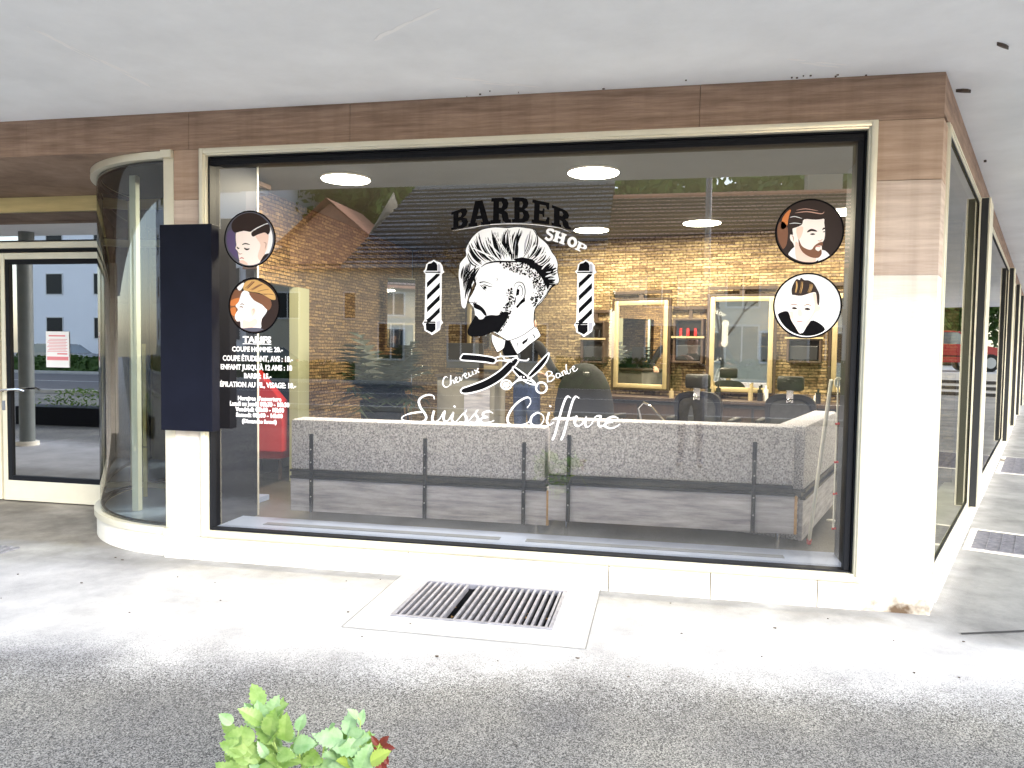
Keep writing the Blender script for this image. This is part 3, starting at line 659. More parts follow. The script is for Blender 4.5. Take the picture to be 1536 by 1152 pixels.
SB=[(0,1),(.62,1),(.85,.94),(.93,.78),(.86,.61),(.7,.52),(.9,.44),(.99,.25),(.9,.07),(.65,0),(0,0),(0,.14),(.12,.14),(.12,.86),(0,.86)]
GL={'B':(SB,[[(.42,.84),(.55,.84),(.62,.73),(.55,.61),(.42,.61)],[(.42,.41),(.58,.41),(.65,.28),(.57,.16),(.42,.16)]]),
'R':([(0,1),(.62,1),(.85,.94),(.93,.77),(.86,.58),(.7,.5),(.86,.38),(.9,.15),(1,.13),(1,0),(.72,0),(.6,.1),(.55,.34),(.42,.38),(.42,.14),(.5,.14),(.5,0),(0,0),(0,.14),(.12,.14),(.12,.86),(0,.86)],[[(.42,.84),(.55,.84),(.62,.73),(.55,.6),(.42,.6)]]),
'A':([(.3,1),(.68,1),(.92,.14),(1,.14),(1,0),(.58,0),(.58,.14),(.66,.14),(.62,.27),(.36,.27),(.32,.14),(.4,.14),(.4,0),(0,0),(0,.14),(.08,.14)],[[(.41,.4),(.58,.4),(.5,.72)]]),
'E':([(0,1),(.95,1),(.95,.68),(.84,.68),(.76,.85),(.42,.85),(.42,.58),(.58,.58),(.62,.7),(.7,.7),(.7,.32),(.62,.32),(.58,.43),(.42,.43),(.42,.15),(.78,.15),(.88,.34),(1,.34),(1,0),(0,0),(0,.14),(.12,.14),(.12,.86),(0,.86)],[]),
'H':([(0,1),(.46,1),(.46,.84),(.38,.84),(.38,.6),(.62,.6),(.62,.84),(.54,.84),(.54,1),(1,1),(1,.84),(.92,.84),(.92,.16),(1,.16),(1,0),(.54,0),(.54,.16),(.62,.16),(.62,.4),(.38,.4),(.38,.16),(.46,.16),(.46,0),(0,0),(0,.16),(.08,.16),(.08,.84),(0,.84)],[]),
'P':([(0,1),(.65,1),(.9,.93),(1,.72),(.9,.5),(.65,.42),(.42,.42),(.42,.14),(.55,.14),(.55,0),(0,0),(0,.14),(.12,.14),(.12,.86),(0,.86)],[[(.42,.84),(.6,.84),(.68,.71),(.6,.57),(.42,.57)]])}
def letter(d,ch,quad,k=0,grow=0):
    o,h=GL[ch]
    if grow:
        cx=.5;cy=.5; o=[(cx+(u-cx)*(1+grow),cy+(v-cy)*(1+grow)) for u,v in o]; h=[]
    d.poly([warp(p,quad) for p in o],k,[[warp(p,quad) for p in x] for x in h])
EM=empty('barber_emblem',tuple(PY(766,430,GY)),0,'large black and white barber decal with bearded head, striped poles and scissors on the window','window decal')
EMI=EM.location.copy()
def eb(d,name,m,label=None,parent=None):
    o=d.build(name,m,parent or EM,label)
    for v in o.data.vertices: v.co-=EMI
    return o
# lettering BARBER
d=DK(650,280,6.144); 
Q=[('B',((165,238),(325,180),(322,372),(165,402))),('A',((330,140),(512,118),(527,350),(322,370))),('R',((535,106),(702,98),(716,330),(526,342))),('B',((728,98),(888,102),(890,330),(726,330))),('E',((913,116),(1078,152),(1068,350),(905,332))),('R',((1093,168),(1262,232),(1270,398),(1088,356)))]
for ch,qd in Q: letter(d,ch,qd,1)
eb(d,'barber_letters',m_vb,'black slab letters reading BARBER')
d=DK(650,280,6.144); d.stroke([(180,405),(330,382),(500,352),(720,342),(900,347),(1070,366),(1180,385),(1265,422)],6,0,'both')
eb(d,'white_arc',m_vw)
d=DK(650,280,6.144)
d.stroke([(1112,418),(1095,398),(1062,398),(1052,420),(1075,440),(1092,455),(1085,482),(1055,488),(1032,468)],24,1)
letter(d,'H',((1124,400),(1230,440),(1206,536),(1100,500)),1)
o_=[(1280+46*math.cos(t),511+50*math.sin(t)) for t in [i*math.pi/10 for i in range(20)]]; i_=[(1280+17*math.cos(t),511+25*math.sin(t)) for t in [i*math.pi/8 for i in range(16)]]
d.poly(o_,1,[i_]); letter(d,'P',((1334,500),(1425,545),(1394,618),(1302,576)),1)
eb(d,'shop_letters',m_vw,'white slab letters reading SHOP')
# head
Z7=(680,320,5.235)
rs=random.Random(21)
head=[(45,440),(50,395),(75,360),(100,330),(95,290),(115,240),(150,185),(200,140),(250,120),(330,108),(420,114),(500,106),(580,115),(640,130),(668,178),(705,210),(745,250),(775,305),(805,345),(822,400),(818,450),(826,490),(832,520),(822,552),(790,570),(760,592),(735,640),(690,700),(645,745),(633,800),(635,880),(660,905),(600,960),(440,1000),(350,950),(320,935),(250,900),(180,830),(168,775),(160,740),(128,700),(122,680),(140,640),(168,590),(165,540),(120,640),(95,740),(70,735),(60,690),(50,560),(42,500)]
d=DK(*Z7); d.poly(smooth(head+[head[0]],3),0)
col=[(300,950),(350,975),(410,1000),(395,1060),(345,1090),(305,1010)]; d.poly(col,0)
col2=[(445,995),(540,965),(645,890),(668,920),(685,962),(600,1030),(505,1105),(470,1050)]; d.poly(col2,0)
hd=eb(d,'head',m_vw,'white vinyl profile of a bearded man looking left')
d=DK(*Z7)
# hair locks: fans of tapered strokes swept up and back from the side of the head
def lock(roots,tips,n,w,curv=30,k=1):
    for i in range(n):
        u=i/(n-1) if n>1 else .5; u=min(1,max(0,u+rs.uniform(-.03,.03)))
        a=interp(roots,u); b=interp(tips,u); s0=rs.uniform(0,.25); e0=rs.uniform(.72,1.0)
        dx,dy=b[0]-a[0],b[1]-a[1]; L=math.hypot(dx,dy); nx,ny=-dy/L,dx/L; c=curv*rs.uniform(.6,1.3)
        pt=lambda t:(a[0]+dx*t+nx*c*math.sin(math.pi*t),a[1]+dy*t+ny*c*math.sin(math.pi*t))
        d.stroke([pt(s0+(e0-s0)*j/4) for j in range(5)],w*rs.uniform(.5,1.4),k,'both',3)
def interp(p,u):
    t=u*(len(p)-1); i=min(int(t),len(p)-2); t-=i; return (p[i][0]*(1-t)+p[i+1][0]*t,p[i][1]*(1-t)+p[i+1][1]*t)
lock([(400,385),(340,385),(270,400),(215,430)],[(330,125),(200,150),(120,230),(105,320)],26,11,-28)
lock([(500,375),(440,370),(380,375)],[(560,125),(440,125),(300,125)],22,11,-18)
lock([(520,380),(600,360),(640,420),(690,480)],[(600,130),(690,215),(765,320),(812,400)],24,11,26)
lock([(680,440),(700,500),(730,540)],[(815,420),(820,490),(815,550)],14,11,14)
lock([(225,400),(190,410),(160,430)],[(110,660),(85,700),(65,560)],12,10,22)
lock([(150,350),(120,370),(90,400)],[(120,560),(80,640),(60,520)],8,8,14)
d.stroke([(200,425),(150,470),(135,540),(140,600),(125,640)],16,1,'both')
d.stroke([(215,425),(260,395),(330,380),(400,380),(470,380),(540,375),(600,360)],14,1,'both')
d.stroke([(180,400),(165,450),(165,520),(175,560),(150,610)],14,1,'both')
d.poly([(470,360),(540,345),(620,360),(690,420),(740,500),(760,560),(740,600),(725,560),(690,500),(640,440),(570,395),(500,382)],1)
d.poly([(660,400),(720,420),(730,470),(760,500),(735,530),(700,500),(680,450)],1)
d.stroke([(620,118),(655,170),(660,230),(630,300),(590,350)],10,1,'both')
d.stroke([(430,120),(400,190),(420,270),(470,350)],12,1,'both'); d.stroke([(520,120),(500,200),(505,280),(500,360)],14,1,'both')
for i in range(5): d.stroke([(760-i*8,560+i*16),(790-i*6,560+i*8),(825-i*20,545+i*10)],6,1,'both')
# outline
out=smooth(head[:32],3); d.stroke(out,5,1,None,1)
d.stroke([(168,590),(145,635),(122,675),(128,700),(160,700)],5,1); d.stroke([(160,690),(175,705),(190,700)],7,1,'both')
# brow, eye
d.stroke([(205,545),(240,538),(280,548),(325,570)],11,1,'end'); d.stroke([(205,560),(225,578),(245,600),(262,602)],6,1,'both')
d.stroke([(215,572),(245,562),(285,575),(310,578)],7,1,'both'); d.poly([(235,572),(258,572),(262,592),(240,594)],1); d.stroke([(180,500),(178,520),(172,545)],4,1,'both')
d.stroke([(340,505),(346,520),(338,535)],4,1,'both')
# ear
d.stroke([(480,580),(485,555),(510,540),(545,550),(562,590),(562,640),(545,680),(525,715),(500,735)],7,1,'both'); d.stroke([(500,590),(520,565),(540,585),(545,630),(525,660)],6,1,'both')
d.poly([(500,590),(520,600),(515,640),(490,650)],1); d.stroke([(490,655),(485,690),(480,720)],9,1,'both'); d.poly([(535,680),(562,660),(565,690),(530,715),(505,745),(490,735)],1)
# nape outline and neck
d.stroke([(760,590),(720,650),(650,735),(636,800),(635,880)],6,1,'both'); d.stroke([(330,940),(400,985),(440,998),(540,960),(640,890)],6,1)
d.stroke([(445,1000),(470,1050),(505,1105),(600,1030),(685,962),(665,915)],5,1); d.stroke([(300,950),(305,1010),(345,1090),(395,1060),(410,1000)],5,1)
d.poly([(540,1010),(590,975),(580,1005),(545,1035)],1); d.stroke([(510,1010),(500,1035),(505,1050)],7,1,'both'); d.stroke([(620,945),(635,965),(640,985)],9,1,'both'); d.stroke([(645,925),(660,950)],9,1,'both',1)
# side fade stubble
d.dots(rs,[(370,390),(480,380),(600,400),(680,480),(730,560),(700,650),(630,740),(600,680),(640,600),(600,500),(500,470),(400,430)],330,6,1)
d.dots(rs,[(420,600),(470,580),(480,700),(450,780),(420,860),(370,930),(350,900),(400,800),(360,790),(420,700)],170,6,1)
# moustache, beard
d.poly(smooth([(155,702),(200,718),(235,745),(255,775),(262,802),(245,800),(215,765),(180,750),(162,738)],3),1)
beard=smooth([(172,800),(158,830),(128,880),(112,925),(120,955),(155,970),(240,962),(320,930),(350,940),(385,890),(420,840),(435,780),(395,775),(350,800),(300,798),(255,808),(235,828),(205,832),(190,812),(172,800)],3)
d.poly(beard,1)
eb(d,'ink_lines',m_vb,None,hd)
d=DK(*Z7)
for i in range(150):
    x,y=rs.uniform(120,420),rs.uniform(800,960)
    if inside(x,y,beard):
        a=rs.uniform(.3,1.4); L=rs.uniform(8,20); d.stroke([(x,y),(x-L*.5,y+L*a*.5),(x-L*.6,y+L*a)],rs.uniform(3,5),2,'both',2)
d.poly([(200,790),(235,795),(245,812),(225,832),(205,820)],2)
for a_,b_ in (((250,180),(380,330)),((320,150),(430,330)),((450,150),(470,320)),((560,170),(540,320)),((640,240),(590,340)),((720,300),(640,390)),((770,380),(700,440)),((150,270),(330,350)),((785,480),(730,500))):
    for j in range(4):
        o=rs.uniform(-16,16); d.stroke([(a_[0]+o,a_[1]+o*.3),((a_[0]+b_[0])/2+o*.8-8,(a_[1]+b_[1])/2),(b_[0]+o*.5,b_[1])],rs.uniform(4,9),2,'both',4)
eb(d,'white_highlights',m_vw,None,hd)
d=DK(*Z7)
for a_,b_ in (((420,180),(470,340)),((500,150),(490,330)),((590,160),(560,320)),((300,190),(400,340)),((700,330),(650,400)),((140,400),(110,560))):
    d.stroke([a_,((a_[0]+b_[0])/2-10,(a_[1]+b_[1])/2),b_],14,.5,'both',4)
eb(d,'grey_shading',m_vg,None,hd)
d=DK(*Z7); d.poly([(412,1000),(440,1000),(468,1055),(500,1108),(470,1150),(400,1120),(385,1075)],0); eb(d,'neckline',m_vb,None,hd)
# striped poles
def pole(bx,by,sc,lab):
    P_=empty('striped_pole'); P_.parent=EM; P_['label']=lab
    d=DK(bx,by,sc); d.poly(smooth([(165,82),(200,105),(250,120),(285,165),(292,225),(310,250),(275,280),(268,900),(292,945),(262,975),(250,1040),(190,1080),(140,1112),(100,1080),(40,1050),(30,985),(8,955),(40,900),(52,280),(22,240),(50,215),(60,150),(100,115),(140,100),(165,82)],1),0); eb(d,'outline',m_vw,None,P_)
    d=DK(bx,by,sc); d.poly([(85,140),(130,130),(165,105),(200,130),(215,160),(215,235),(62,235),(75,180)],1); d.poly([(45,245),(250,245),(250,262),(55,262)],1)
    for k in range(4):
        y=395+k*169
        d.poly([(72,y),(248,y-172),(248,y-100),(72,y+70)] if k else [(72,395),(200,275),(247,275),(247,295),(72,465)],1)
    d.poly([(30,925),(190,925),(190,945),(30,945)],1); d.poly([(55,950),(190,950),(190,1040),(140,1080),(60,1040)],1); d.poly([(55,905),(130,850),(170,860),(120,915)],1)
    eb(d,'stripes',m_vb,None,P_)
    d=DK(bx,by,sc); d.poly([(222,140),(255,150),(262,270),(218,270)],1); d.poly([(200,925),(255,915),(250,1010),(200,1060)],1); eb(d,'shaded_side',m_vg,None,P_)
pole(860,380,8.862,'right striped barber pole'); pole(632.5,380.5,9.1,'left striped barber pole')
# razor and scissors
Z6=(580,490,4.042)
def outlined(polys,lines,name):
    d=DK(*Z6)
    for p in polys:
        p2=smooth(p+[p[0]],4); d.stroke(p2,8,1,None,1)
    for l,w_ in lines: d.stroke(l,w_,1)
    hd=eb(d,name,m_vw)
    d=DK(*Z6)
    for p in polys: d.poly(smooth(p+[p[0]],4)[:-1],.5)
    eb(d,'black_fill',m_vb,None,hd)
outlined([[(462,165),(560,172),(655,190),(652,222),(600,215),(520,208),(448,200)],[(460,372),(520,352),(600,320),(680,270),(740,215),(780,190),(800,205),(760,260),(690,325),(600,375),(520,400),(465,405),(448,390)]],[([(655,190),(700,180),(720,200),(770,200)],8),([(650,222),(680,205),(760,212)],7),([(790,175),(800,200),(850,205),(862,192)],8),([(690,160),(700,180),(790,178)],7)],'razor')
outlined([[(985,155),(975,200),(930,260),(870,310),(855,300),(900,245),(950,190)],[(770,240),(840,290),(900,340),(880,350),(820,320),(765,262)]],[([(818,300),(780,335),(755,355)],9),([(885,345),(915,360)],10)],'scissors')
d=DK(*Z6); ell=lambda cx,cy,a,b:[(cx+a*math.cos(t),cy+b*math.sin(t)) for t in [i*math.pi/12 for i in range(24)]]
d.poly(ell(725,352,36,32),1,[ell(725,352,27,23)]); d.poly(ell(725,352,20,17),1); d.poly(ell(938,370,38,38),1,[ell(938,370,27,27)]); d.stroke([(755,360),(790,330),(840,322),(885,335),(905,355)],8,1); d.poly(ell(832,305,5,5),1.6)
eb(d,'finger_loops',m_vw)
# script lettering
d=DK(*Z6); W1=13
def ss(*l,w=W1): 
    for p in l: d.stroke(p,w,1.2,'pen',6)
ss([(290,440),(283,420),(262,413),(235,417),(207,432),(195,455),(205,490),(228,522),(240,550),(226,572),(190,582),(140,577),(98,565),(94,548),(130,530),(180,520),(215,518)],
 [(287,510),(276,560),(290,577),(320,560),(350,510),(345,555),(356,575),(378,562),(402,518),(395,560),(406,578),(425,572),(480,506),(470,528),(486,558),(474,580),(440,578)],[(474,580),(500,568),(548,506),(538,528),(554,558),(542,582),(505,580)],
 [(645,525),(620,513),(590,522),(585,540),(612,548),(578,555),(568,572),(590,587),(625,580),(652,568)],[(414,480),(409,488)],
 [(852,492),(872,462),(868,435),(845,430),(800,455),(758,500),(733,555),(745,590),(790,602),(840,590),(870,570)],
 [(905,525),(880,545),(873,580),(895,600),(930,597),(952,565),(945,535),(918,522),(905,525)],[(985,520),(972,570),(985,595),(1015,580)],[(994,478),(990,486)],
 [(1117,432),(1095,424),(1075,460),(1050,540),(1024,640),(1005,688)],[(1167,434),(1145,424),(1125,460),(1100,550),(1077,640),(1058,688)],[(1020,555),(1080,560),(1140,550)],
 [(1152,540),(1140,582),(1155,602),(1185,590),(1208,545),(1203,590),(1216,608),(1240,592),(1265,547),(1298,543),(1284,575),(1290,604),(1315,600)],
 [(1405,555),(1375,545),(1345,555),(1340,568),(1367,577),(1333,583),(1323,600),(1350,615),(1385,610),(1415,590)])
eb(d,'script_name',m_vw,'white script reading Suisse Coiffure')
d=DK(*Z6)
def line(org,end,glyphs,w=7,h=34):
    ax,ay=org; bx_,by_=end; L=math.hypot(bx_-ax,by_-ay); ux,uy=(bx_-ax)/L,(by_-ay)/L
    for g in glyphs:
        d.stroke([(ax+ux*x*L+uy*y*h*.95,ay+uy*x*L-ux*y*h*.95-0) for x,y in g],w,1.2,'pen',5)
line((352,372),(572,272),[[(.17,1.5),(.15,1.85),(.08,1.7),(.0,.9),(.02,.15),(.1,0),(.18,.35)],[(.27,1.7),(.21,.8),(.17,0),(.24,.7),(.28,.6),(.27,.05),(.32,.2)],[(.33,.45),(.39,.6),(.38,.95),(.34,.8),(.34,.1),(.4,0),(.44,.3)],[(.45,.8),(.46,.0),(.54,.8),(.56,.6)],[(.58,.45),(.64,.6),(.63,.95),(.59,.8),(.59,.1),(.65,0),(.69,.3)],[(.70,.8),(.70,.1),(.76,.1),(.80,.8),(.79,.1),(.83,.1)],[(.86,.8),(.95,0)],[(.97,.8),(.85,0)]])
line((975,335),(1162,262),[[(.08,1.7),(.05,.8),(.0,-.1)],[(.0,1.3),(.1,1.8),(.22,1.5),(.2,1.05),(.08,.9),(.2,.8),(.25,.3),(.12,-.1),(.0,.1)],[(.42,.7),(.34,.8),(.31,.2),(.38,.0),(.43,.7),(.43,.05),(.48,.2)],[(.51,.8),(.51,.0)],[(.52,.5),(.56,.85),(.6,.7),(.6,.1),(.64,.2)],[(.72,1.8),(.67,.9),(.67,.05),(.75,.1),(.77,.6),(.82,.7)],[(.84,.45),(.92,.6),(.92,.95),(.86,.8),(.86,.1),(.92,0),(1,.3)]])
eb(d,'small_script',m_vw,'small white script words Cheveux and Barbe')
# ---- round portraits ----
def portrait(lab,bx,by,sc,c,pieces,ringm=m_vb,bgm=m_vb):
    cx,cy,rx,ry=c; q_=PY(bx+cx/sc,by+cy/sc,GY)
    T=empty('portrait_sticker',tuple(q_),0,lab,'window sticker','round portrait stickers on the window'); org=T.location.copy()
    def bb(d,n,m):
        o=d.build(n,m,T)
        for v in o.data.vertices: v.co-=org
        return o
    # true circle on the pane
    rw=(PY(bx+cx/sc,by+(cy-ry)/sc,GY).z-PY(bx+cx/sc,by+(cy+ry)/sc,GY).z)/2
    for n,m,r0,r1,k in (('rim',m_vb,.95,1.0,.0006),('background',bgm,0,.952,.0002)):
        q=MB(); N=48
        if r0: q.add([(r*rw*math.cos(2*math.pi*i/N),-k,r*rw*math.sin(2*math.pi*i/N)) for r in (r0,r1) for i in range(N)],[(i,(i+1)%N,N+(i+1)%N,N+i) for i in range(N)])
        else: q.add([(r1*rw*math.cos(2*math.pi*i/N),-k,r1*rw*math.sin(2*math.pi*i/N)) for i in range(N)],[tuple(range(N))])
        q.build(n,m,T)
    by_={}
    for n,m,k,kind,data,*ex in pieces:
        d=by_.setdefault((n,m.name),(DK(bx,by,sc,clip=(cx,cy,rx*.95,ry*.95)),m))[0]
        if kind=='p': d.poly(closed_smooth(data,3),1+k)
        else: d.stroke(data,ex[0],1+k,'both',4)
    for (n,_),(d,m) in by_.items(): bb(d,n,m)
def vm(n,c): return M(n,c,.5,spec=.2)
v_skin=vm('print_skin',(.85,.62,.52)); v_skinl=vm('print_pale_skin',(.95,.83,.77)); v_skind=vm('print_shade_skin',(.55,.33,.26)); v_hair=vm('print_hair',(.03,.018,.015)); v_brown=vm('print_brown',(.2,.09,.05)); v_blond=vm('print_blond',(.6,.36,.13))
v_or=vm('print_orange',(.6,.2,.06)); v_pur=vm('print_purple',(.12,.09,.2)); v_red=vm('print_lips',(.6,.25,.22)); v_cape=vm('print_cape',(.1,.1,.13))
def hairlines(n,m,cx,cy,pts,seed,k=1):
    r=random.Random(seed); o=[]
    for i in range(n):
        a,b=r.choice(pts); j=r.uniform(-12,12); o.append(('hair_strands',m,k,'s',[(a[0]+j,a[1]+j*.3),((a[0]+b[0])/2+j+6,(a[1]+b[1])/2-4),(b[0]+j,b[1]+j*.3)],r.uniform(2,5)))
    return o
portrait('upper left round portrait of a boy with side parted dark hair looking down',320,280,4.8,(262,377,180,205),[
 ('background_shape',v_pur,0,'p',[(95,330),(150,320),(160,420),(180,520),(130,480),(95,420)]),
 ('background_shape',m_vw,0,'p',[(380,260),(430,320),(440,400),(400,490),(370,480),(395,380)]),
 ('face',v_skinl,.2,'p',[(168,325),(162,380),(166,420),(160,445),(176,465),(182,500),(190,535),(215,572),(290,572),(345,545),(372,480),(392,440),(385,400),(390,330),(380,290),(300,310),(220,318)]),
 ('face_shade',v_skin,.4,'p',[(300,330),(385,300),(398,360),(385,440),(365,500),(345,540),(320,500),(340,420),(310,370)]),
 ('face_shade',v_skin,.4,'p',[(185,540),(215,530),(250,560),(215,575)]),
 ('hair',v_hair,.6,'p',[(150,330),(130,280),(150,235),(190,200),(260,188),(330,200),(375,235),(392,262),(330,290),(275,325),(220,318)]),
 ('hair',v_hair,.6,'p',[(275,330),(330,298),(395,268),(410,310),(395,345),(370,330),(320,345),(285,360)]),
 ('hair_part',m_vw,.9,'s',[(270,325),(320,295),(392,262)],6),
 ('features',v_hair,.9,'s',[(205,420),(230,410),(265,418)],9),('features',v_hair,.9,'s',[(220,440),(240,452),(262,446)],13),('features',v_hair,.9,'s',[(168,432),(180,445),(186,440)],10),
 ('lips',v_red,.9,'s',[(188,520),(205,512),(222,520)],9),('features',v_skind,.9,'s',[(178,470),(190,485),(210,480)],6),('features',v_skind,.9,'s',[(362,400),(380,410),(372,450)],7),
 ('face_shade',v_skinl,.3,'p',[(200,460),(240,450),(250,500),(210,510)]),('collar',v_hair,.9,'p',[(360,500),(400,480),(420,510),(370,560),(330,570)])],bgm=v_cape)
portrait('lower left round portrait of a pale man in profile with swept blond hair',320,280,4.8,(293,857,186,203),[
 ('background_shape',v_brown,0,'p',[(115,780),(180,740),(240,800),(200,960),(150,960),(115,880)]),('background_shape',v_or,.1,'p',[(125,820),(190,800),(190,840),(130,860)]),('background_shape',v_or,.1,'p',[(120,880),(160,870),(160,930),(130,920)]),
 ('background_shape',m_vw,.1,'p',[(170,720),(220,690),(215,720),(190,750)]),
 ('face',m_vw,.3,'p',[(232,745),(205,762),(192,800),(182,830),(160,858),(178,885),(160,915),(156,945),(172,970),(195,972),(210,1028),(335,1028),(345,960),(385,900),(380,850),(320,800),(262,765)]),
 ('face_shade',v_skinl,.4,'p',[(262,800),(330,850),(370,890),(350,950),(335,1015),(290,1020),(280,960),(300,900)]),('face_shade',v_skinl,.45,'p',[(180,900),(210,905),(200,960),(172,965)]),
 ('hair',v_blond,.6,'p',[(218,742),(222,700),(250,675),(300,668),(350,690),(400,722),(440,770),(448,812),(418,812),(380,790),(330,765),(262,755)]),
 ('hair_side',v_brown,.5,'p',[(258,762),(330,772),(400,800),(420,850),(400,890),(380,880),(350,850),(290,815)]),
 ('ear',v_skin,.55,'p',[(272,885),(295,872),(305,895),(292,925),(276,930)]),('features',v_skind,.6,'s',[(278,890),(294,885),(288,915)],5),('features',v_brown,.6,'s',[(186,868),(202,864),(216,872)],9),('features',v_brown,.6,'s',[(192,850),(208,844),(226,852)],7),('face_shade',v_skin,.5,'p',[(215,960),(260,970),(300,950),(320,980),(280,1015),(215,1020)]),('face_shade',v_skin,.6,'s',[(165,940),(180,938),(190,942)],4),
 ('cape',v_cape,.8,'p',[(200,1025),(280,1015),(350,1022),(370,1050),(290,1062),(220,1050)])]+hairlines(26,v_brown,0,0,[((235,735),(290,680)),((270,745),(350,700)),((320,755),(400,740)),((360,775),(435,780))],3,.9),bgm=v_hair)
portrait('upper right round portrait of a dark haired bearded man on black background',1140,280,4.8,(355,325,250,238),[
 ('background_shape',v_or,0,'p',[(165,220),(215,165),(222,200),(190,290),(150,300)]),('background_shape',v_brown,0,'p',[(120,290),(160,250),(200,300),(190,420),(150,450),(120,390)]),
 ('shirt',m_vw,.2,'p',[(192,505),(245,435),(262,480),(262,550),(220,535)]),('shirt',m_vw,.2,'p',[(420,540),(448,455),(502,495),(470,525)]),
 ('face',v_skinl,.3,'p',[(238,290),(310,232),(450,228),(462,260),(468,330),(462,380),(445,410),(442,480),(400,545),(330,552),(262,530),(250,450),(240,410),(218,380),(218,345),(238,345)]),
 ('neck',v_skin,.4,'p',[(255,400),(285,420),(320,480),(400,512),(390,548),(320,552),(262,530)]),
 ('hair',v_hair,.6,'p',[(203,300),(203,240),(225,170),(270,125),(340,118),(400,140),(450,165),(470,195),(462,228),(400,238),(318,235),(300,275),(238,300)]),
 ('beard',v_brown,.6,'p',[(278,375),(300,425),(340,450),(372,452),(392,425),(425,403),(448,398),(450,425),(415,425),(398,448),(420,465),(440,452),(443,485),(418,512),(365,508),(310,475),(282,425)]),
 ('features',v_hair,.7,'s',[(338,328),(370,312),(412,322)],17),('features',v_hair,.7,'s',[(448,312),(462,300),(474,308)],12),('features',v_hair,.7,'p',[(360,343),(378,335),(398,342),(380,348)]),('face_shade',v_skin,.35,'p',[(262,300),(310,290),(300,350),(275,380)]),('features',v_hair,.7,'s',[(452,328),(462,324),(470,328)],7),
 ('features',v_skind,.7,'s',[(415,385),(432,392),(450,378)],6),('lips',v_red,.8,'s',[(400,434),(418,430),(438,434)],9),('features',v_skind,.7,'s',[(228,350),(240,365),(240,395)],7),
 ('hair_lines',m_vw,.9,'s',[(215,222),(250,215),(305,230)],5),('hair_lines',m_vw,.9,'s',[(210,268),(250,262),(300,268)],5),
 ('hair_lines',v_skind,.9,'s',[(250,190),(340,180),(440,195),(462,180)],7),('hair_lines',v_skind,.9,'s',[(260,170),(330,160),(420,175)],5)],bgm=v_hair)
portrait('lower right round portrait of a boy with spiky hair and black hoodie on white',1140,280,4.8,(340,857,241,237),[
 ('hoodie',m_vb,.2,'p',[(118,935),(150,905),(200,898),(225,950),(285,1035),(310,1050),(365,965),(430,985),(468,1030),(420,1070),(330,1095),(230,1075),(150,1000)]),
 ('face',v_skinl,.4,'p',[(228,785),(212,830),(193,835),(192,865),(210,885),(220,950),(255,1010),(290,1058),(330,1015),(370,955),(400,905),(432,890),(438,855),(418,850),(420,790),(390,760),(300,775)]),
 ('face_shade',v_skin,.5,'p',[(380,770),(418,790),(420,860),(435,860),(430,890),(400,905),(370,950),(330,1010),(300,1040),(320,990),(370,930),(395,860)]),
 ('hair',v_hair,.6,'p',[(230,775),(228,735),(245,690),(265,665),(285,672),(295,655),(318,672),(350,675),(385,695),(410,735),(428,780),(425,850),(412,840),(405,775),(385,760),(300,785),(245,780)]),
 ('features',v_hair,.7,'p',[(228,875),(246,866),(268,877),(248,884)]),('features',v_hair,.7,'p',[(318,881),(340,871),(364,883),(342,891)]),('face_shade',v_skin,.55,'p',[(215,900),(240,905),(240,950),(222,945)]),('face_shade',v_skin,.55,'p',[(276,885),(298,890),(302,925),(272,925)]),('features',v_brown,.7,'s',[(215,855),(245,846),(275,856)],6),('features',v_brown,.7,'s',[(315,860),(342,848),(372,860)],6),
 ('lips',v_red,.7,'s',[(258,966),(285,972),(315,966)],8),('features',v_skin,.7,'s',[(272,925),(288,932),(305,925)],7),('hood_line',v_cape,.7,'s',[(200,1045),(240,1075),(300,1092)],8)]+hairlines(12,v_blond,0,0,[((255,765),(262,680)),((285,770),(300,680)),((320,770),(325,685)),((350,765),(370,700))],8,.9),bgm=m_vw)
# ---- price list ----
def textline(body,x0,x1,y0,y1,parent,org,bold=.03,m=m_vw):
    c=bpy.data.curves.new('t','FONT'); c.body=body; c.offset=bold; c.size=1; c.resolution_u=2
    o=bpy.data.objects.new('t',c); COL.objects.link(o); dg=bpy.context.evaluated_depsgraph_get(); me=bpy.data.meshes.new_from_object(o.evaluated_get(dg)); bpy.data.objects.remove(o); bpy.data.curves.remove(c)
    xs=[v.co.x for v in me.vertices]; a,b=min(xs),max(xs)
    xm=(x0+x1)/2; A=PY(x0,(y0+y1)/2,GY); Bp=PY(x1,(y0+y1)/2,GY); zt=PY(xm,y0,GY).z; zb=PY(xm,y1,GY).z; sc=(zt-zb)/.72
    for v in me.vertices:
        v.co=Vector((A.x+(v.co.x-a)/(b-a)*(Bp.x-A.x),GY-.0004,zb+v.co.y*sc))-org
    me.materials.append(m); o=bpy.data.objects.new('text_line',me); link(o,parent); o['label']='white lettering reading '+body; return o
p=PY(386,550,GY); T=empty('price_list',tuple(p),0,'white price lettering headed TARIFS below the left portraits','window lettering'); og=T.location.copy()
for t in (('TARIFS',364,407,504.5,514,.05),('COUPE HOMME: 20.-',348,424,520,527.5),('COUPE ÉTUDIANT, AVS : 18.-',334,439,533.6,541.8),("ENFANT JUSQU'À 12 ANS : 18",331,438,547,554.8),('BARBE: 15.-',366,407,560,567.5),('ÉPILATION AU FIL, VISAGE: 10.-',330,444,573.3,581)):
    textline(t[0],*t[1:5],T,og,t[5] if len(t)>5 else .035)
d=DK(0,0,1); d.stroke([(364,515.6),(407,516.4)],1.2,1,None,1); o=d.build('underline',m_vw,T)
for v in o.data.vertices: v.co-=og
p=PY(389,612,GY); T=empty('opening_hours',tuple(p),0,'small white opening hours lettering below the price lines','window lettering'); og=T.location.copy()
